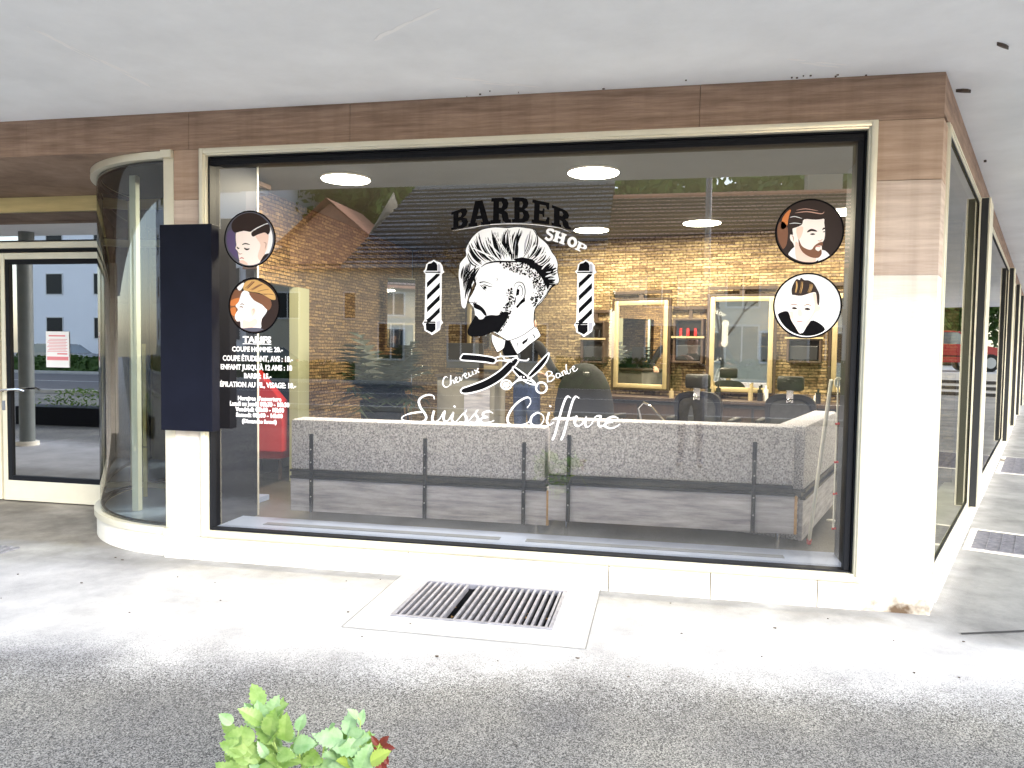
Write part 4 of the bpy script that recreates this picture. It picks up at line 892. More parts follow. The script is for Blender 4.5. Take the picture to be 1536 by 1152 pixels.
for t in (("Horaires d'ouverture",357,422,594.6,601,.04),('Lundi au Jeudi: 08h30 - 18h30',345,434,602.6,609.4,.04),('Vendredi: 08h00 - 18h00',353,426,611,617.6,.04),('Samedi: 08h00 - 16h00',354,424,619.6,626,.04),('(Dimanche fermé)',363,415,629,635,.04)):
    textline(t[0],*t[1:5],T,og,.04)
# black sign box on the left pier
a=PY(239,337,-.09); b=PY(318.5,648,-.09)
q=MB(); q.box(a.x,-.09,b.z,b.x,-.001,a.z,None,.004); o=q.build('sign_box',m_blackpanel); tag(o,'plain black upright sign box on the pier left of the shop window','sign')
# notice on the door
a=PY(68,497,1.30); b=PY(103.5,551.5,1.30)
T=empty('paper_notice',(a.x,1.306,b.z),0,'white and pink printed notice taped to the entrance door glass','notice'); W_=b.x-a.x; H_=a.z-b.z
q=MB(); q.box(0,-.001,0,W_,.001,H_); q.build('sheet',m_vw,T)
v_pink=vm('print_pink',(.75,.25,.28)); q=MB(); q2=MB()
q.box(.01,-.0016,H_*.2,W_-.01,-.0012,H_*.30); q.box(.03,-.0016,H_*.86,W_-.04,-.0012,H_*.9); q.box(.12,-.0016,H_*.36,W_-.02,-.0012,H_*.40)
for i in range(9): q.box(.015+.01*(i%3),-.0016,H_*(.44+.042*i),W_-.02-.012*(i%2),-.0012,H_*(.455+.042*i))
q.build('printed_lines',v_pink,T)
# ---------------- people ----------------
def person(name,lab,loc,rz,arms,top,legs,H=1.74,phone=False):
    T=empty(name,loc,rz,lab,'person'); s=H/1.74
    J={'pel':(0,0,.95),'wa':(0,.0,1.08),'ch':(0,-.01,1.30),'nk':(0,0,1.46),'nk2':(0,.015,1.52),'hd':(0,.03,1.60),'hd2':(0,.03,1.69)}
    R_={'pel':.15,'wa':.13,'ch':.155,'nk':.07,'nk2':.055,'hd':.085,'hd2':.075}
    Ed=[('pel','wa'),('wa','ch'),('ch','nk'),('nk','nk2'),('nk2','hd'),('hd','hd2')]
    for sx,n in ((1,'r'),(-1,'l')):
        J.update({n+'hip':(sx*.09,0,.88),n+'kn':(sx*.11,.02,.49),n+'an':(sx*.12,-.02,.09),n+'to':(sx*.14,.14,.045)}); R_.update({n+'hip':.09,n+'kn':.06,n+'an':.045,n+'to':.04})
        Ed+=[('pel',n+'hip'),(n+'hip',n+'kn'),(n+'kn',n+'an'),(n+'an',n+'to')]
        el,wr=arms[n]; J.update({n+'sh':(sx*.18,-.01,1.40),n+'el':el,n+'wr':wr}); R_.update({n+'sh':.062,n+'el':.042,n+'wr':.028}); Ed+=[('ch',n+'sh'),(n+'sh',n+'el'),(n+'el',n+'wr')]
        d=(Vector(wr)-Vector(el)).normalized(); sd_=d.cross(Vector((0,0,1)) if abs(d.z)<.8 else Vector((0,1,0))).normalized()
        pm=Vector(wr)+d*.07; J[n+'pm']=tuple(pm); R_[n+'pm']=.026; Ed.append((n+'wr',n+'pm')); cu=sd_.cross(d)
        for k in range(4):
            b=pm+sd_*(.02*(k-1.5))+d*.02; c=b+d*(.035+.004*(1.5-abs(k-1.5)))-cu*.008; e=c+d*.022-cu*.022
            for nm,pt,r in (('a',b,.009),('b',c,.008),('c',e,.007)): J[n+'f%d'%k+nm]=tuple(pt); R_[n+'f%d'%k+nm]=r
            Ed+=[(n+'pm',n+'f%da'%k),(n+'f%da'%k,n+'f%db'%k),(n+'f%db'%k,n+'f%dc'%k)]
        b=Vector(wr)+d*.03-sd_*.035*sx*(-1 if n=='l' else 1)*-1; e=b+d*.035
        J[n+'ta']=tuple(b);J[n+'tb']=tuple(e);R_[n+'ta']=.011;R_[n+'tb']=.009; Ed+=[(n+'wr',n+'ta'),(n+'ta',n+'tb')]
    ks=list(J); me=bpy.data.meshes.new('body'); me.from_pydata([Vector(J[k])*s for k in ks],[(ks.index(a),ks.index(b)) for a,b in Ed],[])
    o=bpy.data.objects.new('body',me); COL.objects.link(o)
    m=o.modifiers.new('s','SKIN'); m.use_smooth_shade=True
    for i,k in enumerate(ks): me.skin_vertices[0].data[i].radius=(R_[k]*s,R_[k]*s*(.72 if k in('pel','wa','ch') else 1)); me.skin_vertices[0].data[i].use_root=(k=='pel')
    m2=o.modifiers.new('u','SUBSURF'); m2.levels=2; m2.render_levels=2
    dg=bpy.context.evaluated_depsgraph_get(); dg.update(); nm=bpy.data.meshes.new_from_object(o.evaluated_get(dg)); bpy.data.objects.remove(o)
    o=bpy.data.objects.new('body',nm); link(o,T)
    for mm in (m_skin,top,legs,m_leather): nm.materials.append(mm)
    for p in nm.polygons:
        c=p.center/s; p.use_smooth=True
        p.material_index=3 if c.z<.08 else 2 if c.z<.98 and abs(c.x)<.2 and c.y<.2 else 0 if c.z>1.47 and abs(c.x)<.12 else 1
        for n in 'rl':
            wr=Vector(arms[n][1]); el=Vector(arms[n][0]); 
            if (c-wr).length<.17 and (c-wr).dot(wr-el)>-.002: p.material_index=0
    q=MB(); q.sphere((0,.0,1.66*s),.1*s,.86,1.0,.95,10); q.v=[(x,y-(.012 if z>1.6*s else .03),z+.02) for x,y,z in q.v]; 
    h=q.build('hair',m_hair,T,True)
    q=MB(); q.sphere((0,.115*s,1.615*s),.016,.7,1,1.1,6); q.sphere((.085*s,.03,1.61*s),.02,.4,.8,1.3,6); q.sphere((-.085*s,.03,1.61*s),.02,.4,.8,1.3,6); q.build('nose_and_ears',m_skin,T,True)
    q=MB(); 
    for sx in(-1,1): q.sphere((sx*.032*s,.108*s,1.64*s),.009,1.2,.6,.8,6)
    q.sphere((0,.105*s,1.575*s),.012,2,.5,.4,6); q.build('eyes_and_mouth',m_hair,T,True)
    return T
c=PY(790,560,3.05)
person('person','barber in black top and navy jeans standing behind the emblem with back half turned',(c.x,3.05,FZ),R(-35),{'r':((.30,.06,1.16),(.26,.28,1.05)),'l':((-.29,.10,1.15),(-.2,.32,1.1))},m_blackcloth,m_navy)
person('person','person in dark clothes with raised forearms, reflected in the shop window',(.40,-CD-.42,0),R(8),{'r':((.27,.12,1.22),(.02,.33,1.40)),'l':((-.28,.12,1.22),(-.22,.33,1.38))},m_blackcloth,m_navy)
# ---------------- ground ----------------
def hgt(x,y):
    s=(x-CN.x)*SD.x+y*SD.y
    if x<-3: return 0
    if s<12: return 0
    if s<21: return .3*(s-12)/9
    return .3
G0,G1=PZ(585,873),PZ(852,945)
gx0,gx1,gy0,gy1=-1.445,-.535,-.76,-.11
xs=sorted(set([-90,-60,-40,-30,-20,-12,-8,-5,-3,gx0,gx1,1,3,6,9,12,16,20,26,34,45,60,90])); ys=sorted(set([-90,-60,-40,-30,-20,-12,-8,-5,-3,gy0,gy1,.2,2,4,6,8,10,12,14,16,18,20,22,24,26,30,36,45,60,90]))
v=[];f=[]
for y in ys:
    for x in xs: v.append((x,y,hgt(x,y)))
nx=len(xs)
for j in range(len(ys)-1):
    for i in range(nx-1):
        if xs[i]==gx0 and ys[j]==gy0: continue
        f.append((j*nx+i,j*nx+i+1,(j+1)*nx+i+1,(j+1)*nx+i))
def groundmat():
    m=bpy.data.materials.new('paving'); m.use_nodes=True; n=m.node_tree; L=n.links; b=n.nodes['Principled BSDF']; b.inputs['Roughness'].default_value=.75
    tc=n.nodes.new('ShaderNodeTexCoord'); sp=n.nodes.new('ShaderNodeSeparateXYZ'); L.new(tc.outputs['Object'],sp.inputs[0])
    def noise(sc,de=5,ro=.6,st=None):
        t=n.nodes.new('ShaderNodeTexNoise'); t.inputs['Scale'].default_value=sc; t.inputs['Detail'].default_value=de; t.inputs['Roughness'].default_value=ro
        if st:
            mp=n.nodes.new('ShaderNodeMapping'); mp.inputs['Scale'].default_value=st; L.new(tc.outputs['Object'],mp.inputs[0]); L.new(mp.outputs[0],t.inputs['Vector'])
        else: L.new(tc.outputs['Object'],t.inputs['Vector'])
        return t.outputs[0]
    def math_(op,a,bb,c=None):
        t=n.nodes.new('ShaderNodeMath'); t.operation=op
        for i,q in enumerate((a,bb,c)):
            if q is None: continue
            if isinstance(q,(int,float)): t.inputs[i].default_value=q
            else: L.new(q,t.inputs[i])
        return t.outputs[0]
    def ramp(x,a,ca,bq,cb):
        r=n.nodes.new('ShaderNodeValToRGB'); r.color_ramp.elements[0].position=a; r.color_ramp.elements[0].color=(*ca,1); r.color_ramp.elements[1].position=bq; r.color_ramp.elements[1].color=(*cb,1); L.new(x,r.inputs[0]); return r
    def mix(fac,a,bb,bl='MIX'):
        x=n.nodes.new('ShaderNodeMix'); x.data_type='RGBA'; x.blend_type=bl
        if isinstance(fac,(int,float)): x.inputs[0].default_value=fac
        else: L.new(fac,x.inputs[0])
        L.new(a,x.inputs[6]); L.new(bb,x.inputs[7]); return x.outputs[2]
    # asphalt with pale aggregate
    vo=n.nodes.new('ShaderNodeTexVoronoi'); vo.inputs['Scale'].default_value=230; L.new(tc.outputs['Object'],vo.inputs['Vector'])
    agg=ramp(vo.outputs['Color'],.22,(.032,.032,.034),.88,(.4,.395,.375))
    big=ramp(noise(.9,6),.35,(.55,.55,.58),.7,(1.1,1.08,1.0))
    asp=mix(1.0,agg.outputs[0],big.outputs[0],'MULTIPLY')
    # pale worn concrete
    con=ramp(noise(2.2,9,.7),.33,(.32,.32,.33),.67,(.52,.52,.52))
    # fine pits in concrete
    pit=ramp(noise(120,2),.28,(.45,.45,.45),.36,(1,1,1)); con2=mix(.6,con.outputs[0],pit.outputs[0],'MULTIPLY')
    # worn edge : y coordinate with noise
    e=math_('MULTIPLY_ADD',sp.outputs[0],-.13,sp.outputs[1])         # edge is slightly oblique
    e=math_('ADD',e,math_('MULTIPLY_ADD',noise(1.1,4),.5,-.25))
    e=math_('ADD',e,math_('MULTIPLY_ADD',vo.outputs['Color'],.55,-.27))
    fac=ramp(math_('ADD',e,1.5),.0,(0,0,0),.42,(1,1,1))
    colr=mix(fac.outputs[0],asp,con2)
    # recess and side paving a little darker and browner
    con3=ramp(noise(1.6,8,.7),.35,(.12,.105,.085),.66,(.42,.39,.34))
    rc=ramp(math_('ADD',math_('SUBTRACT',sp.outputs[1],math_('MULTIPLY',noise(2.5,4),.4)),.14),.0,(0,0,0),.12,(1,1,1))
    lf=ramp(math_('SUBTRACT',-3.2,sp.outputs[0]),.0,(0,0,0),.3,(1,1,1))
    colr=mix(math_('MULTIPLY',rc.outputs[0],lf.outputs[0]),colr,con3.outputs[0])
    # damp grime along the wall foot
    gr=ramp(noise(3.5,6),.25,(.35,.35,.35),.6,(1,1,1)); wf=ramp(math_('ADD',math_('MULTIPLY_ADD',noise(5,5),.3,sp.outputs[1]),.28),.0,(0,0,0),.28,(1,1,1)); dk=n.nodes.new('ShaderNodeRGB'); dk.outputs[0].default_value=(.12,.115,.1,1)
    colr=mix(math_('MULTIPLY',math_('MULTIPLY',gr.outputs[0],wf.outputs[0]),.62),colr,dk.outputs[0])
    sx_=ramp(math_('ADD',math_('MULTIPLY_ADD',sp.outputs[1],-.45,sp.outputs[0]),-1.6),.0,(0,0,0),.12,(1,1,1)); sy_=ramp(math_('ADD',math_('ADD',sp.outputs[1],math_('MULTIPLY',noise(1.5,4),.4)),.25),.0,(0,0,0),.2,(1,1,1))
    side_shade=ramp(noise(1.3,9,.7),.35,(.13,.13,.13),.66,(.3,.3,.29))  # darker grey puts the shade beside the side wall into the paving
    colr=mix(math_('MULTIPLY',sx_.outputs[0],sy_.outputs[0]),colr,side_shade.outputs[0])
    L.new(colr,b.inputs['Base Color'])
    bp=n.nodes.new('ShaderNodeBump'); bp.inputs['Strength'].default_value=.35; bp.inputs['Distance'].default_value=.004; L.new(vo.outputs['Distance'],bp.inputs['Height']); L.new(bp.outputs[0],b.inputs['Normal'])
    return m
m_ground=groundmat()
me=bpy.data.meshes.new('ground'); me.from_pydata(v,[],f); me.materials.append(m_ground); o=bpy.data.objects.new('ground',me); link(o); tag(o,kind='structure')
# road across (seen in the reflections)
m_road=M('road_asphalt',(.09,.09,.1),.8,noise=.25,scale=3,bump=.2); m_line=M('road_paint',(.7,.7,.68),.7)
q=MB(); q.add([(-90,-24,.004),(90,-24,.004),(90,-12,.004),(-90,-12,.004)],[(0,1,2,3)]); o=q.build('road',m_road); tag(o,kind='structure')
q=MB()
for y in (-23.6,-18,-12.4): q.add([(-90,y-.07,.008),(90,y-.07,.008),(90,y+.07,.008),(-90,y+.07,.008)],[(0,1,2,3)])
o=q.build('road_marking',m_line); tag(o,kind='structure')
for y in (-24.3,-11.85): q=MB(); q.box(-90,y,0,90,y+.18,.12,None,.01); o=q.build('kerb',m_conc); tag(o,kind='structure')
# steps and raised car park beside the shop
q=MB()
for k in range(4): q.box(21+k*.7,-1.2 if k>=0 else 0,.0,21+(k+1)*.7-(.0 if k<3 else -40),0,.45+.17*k,lambda p:sideT(p),0)
q=MB()
for k in range(3):
    q.box(21+k*.6,-30,0,21+(k+1)*.6,-0.2,.42+.16*k,sideT)
q.build('step_tread',m_conc).__setitem__('kind','structure')
q=MB()
for k in range(3): q.box(20.985+k*.6,-30,.302+.15*k*1.07,20.999+k*.6,-.2,.40+.16*k,sideT)
q.build('step_riser',m_pit).__setitem__('kind','structure')
q=MB(); q.box(22.8,-40,-.2,75,20,.93,sideT); q.build('car_park',m_conc).__setitem__('kind','structure')
# drain grate and concrete apron
q=MB(); ax0,ax1,ay0,ay1=-1.635,-.34,-.965,-.02
for a in ((ax0,ay0,ax1,gy0),(ax0,gy1,ax1,ay1),(ax0,gy0,gx0,gy1),(gx1,gy0,ax1,gy1)): q.box(a[0],a[1],-.1,a[2],a[3],.005)
o=q.build('grate_apron',m_conc); tag(o,kind='structure')
T=empty('drain_grate',(gx0,gy0,0),0,'steel bar drain grate set in the concrete apron below the shop window','drain grate'); gw,gh=gx1-gx0,gy1-gy0
q=MB(); q.box(0,0,-.02,gw,.022,.012,None,.002); q.box(0,gh-.022,-.02,gw,gh,.012,None,.002); q.box(0,.022,-.02,.022,gh-.022,.012,None,.002); q.box(gw-.022,.022,-.02,gw,gh-.022,.012,None,.002); q.build('frame',m_steel,T)
nb=22
for k in range(nb):
    if k in (7,): continue
    x=.022+(k+.6)*(gw-.044)/nb; q=MB(); q.box(x-.0075,.0225,-.03,x+.0075,gh-.0225,.009,None,.002); q.build('bar',m_steel,T)
q=MB(); q.box(.0,.0,-.4,gw,gh,-.35); q.build('pit_floor',m_pit,T)
q=MB(); frame4(q,0,0,gw,gh,-.34,-.021,.004,lambda p:Vector((p.x,p.z,p.y)),0); q.build('pit_wall',m_pit,T)
q=MB(); rs=random.Random(2)
for k in range(60):
    x,y=rs.uniform(.03,gw-.03),rs.uniform(.03,gh-.03); r=rs.uniform(.008,.02); q.add([(x,y,-.12),(x+r,y+.004,-.115),(x+r,y+r,-.12),(x,y+r,-.11)],[(0,1,2,3)])
q.build('dry_leaf',m_plyedge,T)
# window well covers beside the side wall
def cover(s0,s1,n0,n1,lab,parts=True):
    T=empty('light_well_grate',tuple(side(s0,n0,.0)),SANG,lab,'drain grate','grates along the side wall'); L_=s1-s0; W_=n1-n0
    q=MB(); frame4(q,0,0,L_,W_,-.2,.006,.05,lambda p:Vector((p.x,-p.z,p.y)),0); q.build('surround',m_plinth,T)
    q=MB(); q.box(.05,-W_+.05,.001,L_-.05,-.05,.004); q.build('dark_bed',m_pit,T)
    q=MB(); n=int((L_-.1)/.04)
    for k in range(n): q.box(.05+k*.04,-W_+.05,.0045,.062+k*.04,-.05,.012)
    for k in range(int((W_-.1)/.09)): q.box(.05,-W_+.09+k*.09,.0122,L_-.05,-W_+.094+k*.09,.015)
    q.build('mesh_grid',m_steel,T)
cover(1.83,2.68,.05,2.9,'nearest grate with pale surround beside the side wall'); cover(6.5,8.4,.05,3.2,'second grate further back along the side wall'); cover(12,13.8,.05,3.2,'third grate far back along the side wall')
q=MB(); c=[Vector((1.62,-.30,0)),Vector((2.1,-.13,0)),Vector((2.9,.02,0)),Vector((3.6,.1,0))]
for a,b in zip(c,c[1:]):
    q.add([a+Vector((0,-.012,.004)),b+Vector((0,-.012,.004)),b+Vector((0,.012,.004)),a+Vector((0,.012,.004))],[(0,1,2,3)])
o=q.build('paving_crack',m_pit); tag(o,kind='structure')
q=MB()
for pts in (((-1.64,-.02),(-1.64,-.97)),((-.335,-.02),(-.335,-.97)),((-1.64,-.97),(-.335,-.97))):
    a,b=Vector((*pts[0],.0)),Vector((*pts[1],.0)); d_=(b-a).normalized(); n_=Vector((-d_.y,d_.x,0))*.0025
    q.add([a-n_+Vector((0,0,.004)),b-n_+Vector((0,0,.004)),b+n_+Vector((0,0,.004)),a+n_+Vector((0,0,.004))],[(0,1,2,3)])
a,b=PZ(25,822),PZ(145,828)
q.build('paving_joint',m_joint).__setitem__('kind','structure')
a=PZ(30,826); q=MB(); q.box(a.x-.9,a.y-.12,.001,a.x-.05,a.y+.05,.01); 
for k in range(16): q.box(a.x-.88+k*.05,a.y-.1,.0102,a.x-.85+k*.05,a.y+.04,.016)
tag(q.build('door_grate',m_steel),'steel foot grate at the far left in front of the entrance','foot grate')
rs=random.Random(9); q=MB()
for k in range(45):
    x,y=rs.uniform(-5,3),rs.uniform(-1.3,-.1); r=rs.uniform(.003,.009); z=.0055 if (ax0<x<ax1 and ay0<y<ay1) else .0045
    if gx0-.02<x<gx1+.02 and gy0-.02<y<gy1+.02: continue
    q.prism([(x+r*rs.uniform(.6,1.5)*math.cos(t),y+r*rs.uniform(.4,1)*math.sin(t)) for t in [j*math.pi/3 for j in range(6)]],z,z+.003)
tag(q.build('ground_litter',m_wood),'specks of dirt and grit scattered over the pale paving','litter',None,'stuff')
# ---------------- foreground plant ----------------
def leafmesh(q,p,d,n,L,W,ser=8,fold=.25,mi=0):
    """serrated leaf from p along d, facing n"""
    d=d.normalized(); s=d.cross(n).normalized(); n=s.cross(d).normalized(); q.cur=mi
    mid=[];ed={-1:[],1:[]}; k=ser*2
    for i in range(k+1):
        u=i/k; w=W*math.sin(math.pi*min(1,u**.75*1.0))**.8 if 0<u<1 else 0
        if i%2: w*=.80
        c=p+d*L*u-n*L*.18*u*u; mid.append(c)
        for sg in (-1,1): ed[sg].append(c+s*sg*w+n*w*fold+(d*L*.03 if i%2==0 else Vector((0,0,0))))
    for sg in (-1,1):
        v=mid+ed[sg]; q.add(v,[(i,i+1,k+1+i+1,k+1+i) for i in range(k)])
rs=random.Random(17)
PB=Vector((-1.02,-2.62,0))
T=empty('foreground_plant',tuple(PB),0,'young pale green plant with serrated leaves at the bottom edge of the picture','plant')
LV=[MB(),MB(),MB()]; st=MB()
def PP(px,py,y): return PY(px,py,y)
def sprig(pts,nl,L,mi,upn=.4,seed=0):
    r=random.Random(seed); P=[Vector((0,0,0))+PB]+pts if False else pts
    st.tube([p-PB for p in P],.0035,6,.0018)
    for k in range(nl):
        u=(k+1)/nl; t=u*(len(P)-1); i=min(int(t),len(P)-2); t-=i; c=P[i].lerp(P[i+1],t)-PB; ax=(P[i+1]-P[i]).normalized()
        a=k*2.4+r.uniform(-.4,.4); out=Vector((math.cos(a),math.sin(a)*.7-.15,.35+upn*u)); 
        st.tube([c,c+out*L*.25],.0016,5)
        nn=Vector((-out.x*.4,-.55,.8))
        leafmesh(LV[mi],c+out*L*.22,out+Vector((0,0,r.uniform(-.3,.25))),nn,L*r.uniform(.75,1.15),L*r.uniform(.26,.36),r.choice([6,7,8]))
y0=-2.7
base=[PP(430,1300,y0),PP(440,1200,y0)]
def to(px,py,dy=0): return PP(px,py,y0+dy)
sprig([PB+Vector((0,0,0)),to(440,1230),to(428,1160),to(410,1110),to(398,1075)],15,.085,0,.8,1)
sprig([PB+Vector((.02,0,0)),to(450,1210),to(420,1150),to(385,1125),to(352,1115)],11,.075,0,.2,2)
sprig([PB+Vector((.0,.02,0)),to(470,1210),to(455,1160),to(448,1125),to(446,1105,.03)],12,.062,1,.5,3)
sprig([PB+Vector((.03,0,0)),to(490,1210),to(505,1160),to(515,1130),to(520,1112)],12,.075,1,.3,4)
sprig([PB+Vector((.04,0,0)),to(500,1220),to(530,1150),to(538,1110),to(541,1082)],8,.04,1,1,5)
sprig([PB+Vector((.03,0,0)),to(480,1210),to(482,1150),to(485,1125),to(492,1098)],6,.035,1,1,6)
sprig([PB+Vector((.04,0,0)),to(500,1220),to(520,1165),to(530,1150)],8,.06,2,.4,7)
sprig([PB+Vector((-.02,0,0)),to(420,1220),to(395,1180),to(375,1160)],8,.08,1,.1,8)
q=LV[0]
for (px,py,L,ax,az,mi) in ((398,1092,.085,-.2,1,1),(405,1082,.09,.35,1,1),(392,1090,.085,-.5,.85,1),(384,1108,.095,-1,.1,0),(396,1120,.1,-.8,-.5,0),(412,1125,.09,-.5,-.6,0),(424,1132,.085,-.25,-1,0),(428,1112,.09,.1,.9,0),(405,1105,.09,.2,.9,0),(350,1085,.05,-.6,.5,1),(362,1105,.07,-.8,-.9,1),(440,1118,.08,.8,.3,1),(520,1108,.085,.6,.25,1),(516,1108,.085,-.9,.1,1),(530,1112,.075,.8,-.5,1),(522,1110,.07,.1,-1,0)):
    c=to(px,py,rs.uniform(-.03,.03))-PB; leafmesh(LV[mi],c,Vector((ax,-.25,az)),Vector((.1,-.8,.6)),L,L*.36,8)
for k in range(34):
    u=rs.random(); px=rs.uniform(355,560) if k<24 else rs.uniform(350,430); top=1118+abs(px-400)*.10 if px<480 else 1120; py=top+rs.uniform(0,60)
    c=to(px,py,rs.uniform(-.06,.06))-PB; aa=rs.uniform(-1.6,1.6); L=rs.uniform(.055,.09); leafmesh(LV[rs.choice([0,0,1,1,1,2]) if px>500 else rs.choice([0,0,1])],c,Vector((math.sin(aa),rs.uniform(-.5,.1),math.cos(aa)*.8)),Vector((rs.uniform(-.3,.3),-.8,.6)),L,L*rs.uniform(.28,.38),rs.choice([6,8,9]))
LV[0].build('leaf_cluster',m_leaf,T); LV[1].build('bluish_leaf_cluster',m_leaf2,T); LV[2].build('yellow_leaf_cluster',m_leafy,T); st.build('stems',m_stem,T,True)
PB2=Vector((-.62,-2.7,0)); T=empty('red_seedling',tuple(PB2),0,'small seedling with red leaves right of the pale green plant','plant'); q=MB(); s2=MB()
P=[Vector((0,0,0)),to(555,1170)-PB2,to(562,1135)-PB2,to(570,1115)-PB2]; s2.tube(P,.003,6,.0015)
for (px,py,ax,az,L) in ((568,1118,-.4,.6,.035),(570,1117,.6,.7,.04),(571,1125,.5,-.7,.045),(573,1120,.8,.1,.04),(566,1122,-.6,-.3,.03),(568,1135,.4,-.9,.06)):
    leafmesh(q,to(px,py)-PB2,Vector((ax,-.2,az)),Vector((0,-.9,.4)),L,L*.3,5)
q.build('leaf_cluster',m_leafr,T); s2.build('stem',m_stem,T)
# ---------------- across the street (seen reflected in the glass) ----------------
def crown(q,c,r,h,n,rs,sz,lobes=14):
    lb=[(Vector((rs.gauss(0,.45)*r,rs.gauss(0,.45)*r,rs.uniform(-.45,.5)*h)),rs.uniform(.35,.6)*r) for _ in range(lobes)]
    for _ in range(n):
        o,rr=rs.choice(lb); d=Vector((rs.gauss(0,1),rs.gauss(0,1),rs.gauss(0,1))).normalized()*rr*rs.uniform(.6,1.05)
        p=c+o+Vector((d.x,d.y,d.z*.8)); a=Vector((rs.gauss(0,1),rs.gauss(0,1),rs.gauss(0,1))).normalized(); b=a.orthogonal().normalized(); s=sz*rs.uniform(.5,1.3)
        q.add([p-a*s,p+b*s*.6,p+a*s,p-b*s*.6],[(0,1,2,3)])
def tree(x,y,z,h,r,mat,lab,seed,n=3500,sz=.22):
    rs=random.Random(seed); T=empty('leafy_tree',(x,y,z),0,lab,'tree','trees around the street')
    q=MB(); q.tube([(0,0,-.2),(.1,0,h*.3),(0,.1,h*.6),(0,0,h*.9)],.05*h*.5+.04,8,.04)
    for k in range(7):
        a=rs.uniform(0,6.28); z0=h*rs.uniform(.35,.6); q.tube([(0,0,z0),(math.cos(a)*r*.4,math.sin(a)*r*.4,z0+h*.15),(math.cos(a)*r*.8,math.sin(a)*r*.8,z0+h*.25)],.07,6,.02)
    q.build('trunk',m_bark,T); q=MB(); crown(q,Vector((0,0,h*.66)),r,h*.6,n,rs,sz); q.build('crown',mat,T)
for i,(x,y,h,r,lab) in enumerate(((-36,-46,16,6,'far tree past the left end of the apartment block'),(-25,-45,17,6,'tree directly behind the apartment block corner'),(-16,-47,16,6,'tall tree behind the orange gable'),(-30,-44,15,5,'tall tree behind the far left of the white apartment block'),(-20,-46,14,5,'broad tree between the apartment block and the gabled house'),(-12,-42,12.5,4.5,'tree behind the slate roof towards its left end'),(-5,-41,13,4.5,'tree rising behind the ridge of the slate roof'),(1,-40,11.8,4.5,'round tree behind the chimney end of the red tiled roof'),(6,-39,11.8,4.2,'dense tree behind the middle of the red tiled roof'),(11,-40,12,4.5,'tree behind the right end of the red tiled roof'),(18,-40,12,5,'large tree past the red roofed house'))):
    tree(x,y,0,h,r,m_folb,lab,i+40,5200,.36)
def house(name,lab,cat,x0,x1,yf,depth,ze,zr,wallm,roofm,edge,courses=17,course_shade=None,wins=(),gable=False,over=.4,ridge_in=0.):
    """front wall at y=yf facing +y, ridge along x"""
    T=empty(name,((x0+x1)/2,yf-depth/2,0),0,lab,cat); ox,oy=(x0+x1)/2,yf-depth/2; X0,X1=x0-ox,x1-ox; YF=yf-oy; YB=YF-depth
    q=MB(); q.box(X0,YB,0,X1,YF,ze); 
    q.add([(X0,YF,ze),(X0,YB,ze),(X0,(YF+YB)/2,zr-.15)],[(0,1,2)]); q.add([(X1,YF,ze),(X1,YB,ze),(X1,(YF+YB)/2,zr-.15)],[(0,1,2)]); q.build('wall',wallm,T)
    q=MB(); ym=(YF+YB)/2
    for sg in (1,-1):
        ye=ym+sg*(depth/2+over); zz=ze-over*(zr-ze)/(depth/2)
        for k in range(courses):
            u0,u1=k/courses,(k+1)/courses+.0
            ya,yb=ye+(ym-ye)*u0,ye+(ym-ye)*u1; za,zb=zz+(zr-zz)*u0,zz+(zr-zz)*u1; t=.10
            xi0,xi1=ridge_in*u0,ridge_in*u1
            q.add([(X0-over+xi0,ya,za+t),(X1+over,ya,za+t),(X1+over,yb,zb+.01),(X0-over+xi1,yb,zb+.01),(X0-over+xi0,ya,za),(X1+over,ya,za)],[(0,1,2,3)])
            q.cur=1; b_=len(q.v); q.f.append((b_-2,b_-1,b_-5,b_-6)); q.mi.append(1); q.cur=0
    rf=q.build('roof',[roofm,course_shade or m_courseshade],T)
    q=MB(); q.tube([(X0-over+ridge_in,ym,zr+.03),(X1+over,ym,zr+.03)],.12,8); 
    q.box(X0-over,YF+over-.02,ze-over*(zr-ze)/(depth/2)-.12,X1+over,YF+over+.1,ze-over*(zr-ze)/(depth/2)+.02); q.build('ridge_and_gutter',edge,rf)
    for (wx,wz,ww,wh) in wins:
        q=MB(); q.box(wx-ox-ww/2,YF+.0,wz,wx-ox+ww/2,YF+.03,wz+wh); wo=q.build('window',m_winglass,T)
        q=MB(); frame4(q,wx-ox-ww/2-.05,wz-.05,wx-ox+ww/2+.05,wz+wh+.05,YF-.01,YF+.06,.08,None,0); q.box(wx-ox-.03,YF+.031,wz,wx-ox+.03,YF+.05,wz+wh); q.build('frame',m_winframe,wo)
    return T,rf,(ox,oy)
HT,rf,(ox,oy)=house('red_roof_house','cream house with a long red tiled roof across the road','house',-1.8,11.5,-24.8,8,5.05,8.2,m_cream,m_tile,m_otile,18,None,[(x,1,1.2,1.5) for x in (0,3,6,9)]+[(x,3.2,1.2,1.2) for x in (0,3,6,9)])
q=MB(); q.box(6.0-ox,-30.2-oy,6.8,7.4-ox,-29.4-oy,9.3); q.box(5.9-ox,-30.3-oy,9.3,7.5-ox,-29.3-oy,9.42); q.build('chimney',m_cream,rf)
HT,rf,(ox,oy)=house('slate_roof_house','house with a dark grey slate roof across the road','house',-12.6,-2.6,-24.8,9,5.2,9.0,m_cream,m_slate,m_slatel,18,m_slateshade,[(x,1,1.1,1.5) for x in (-11,-8,-5)],ridge_in=1.5)
HT,rf,(ox,oy)=house('gabled_house','house with a low orange tiled roof left of the slate roof','house',-22,-13.6,-33,9,5.9,7.6,m_cream,m_otile,m_otile,14,None,[(x,3,1.4,1.4) for x in (-20,-16)])
q=MB()
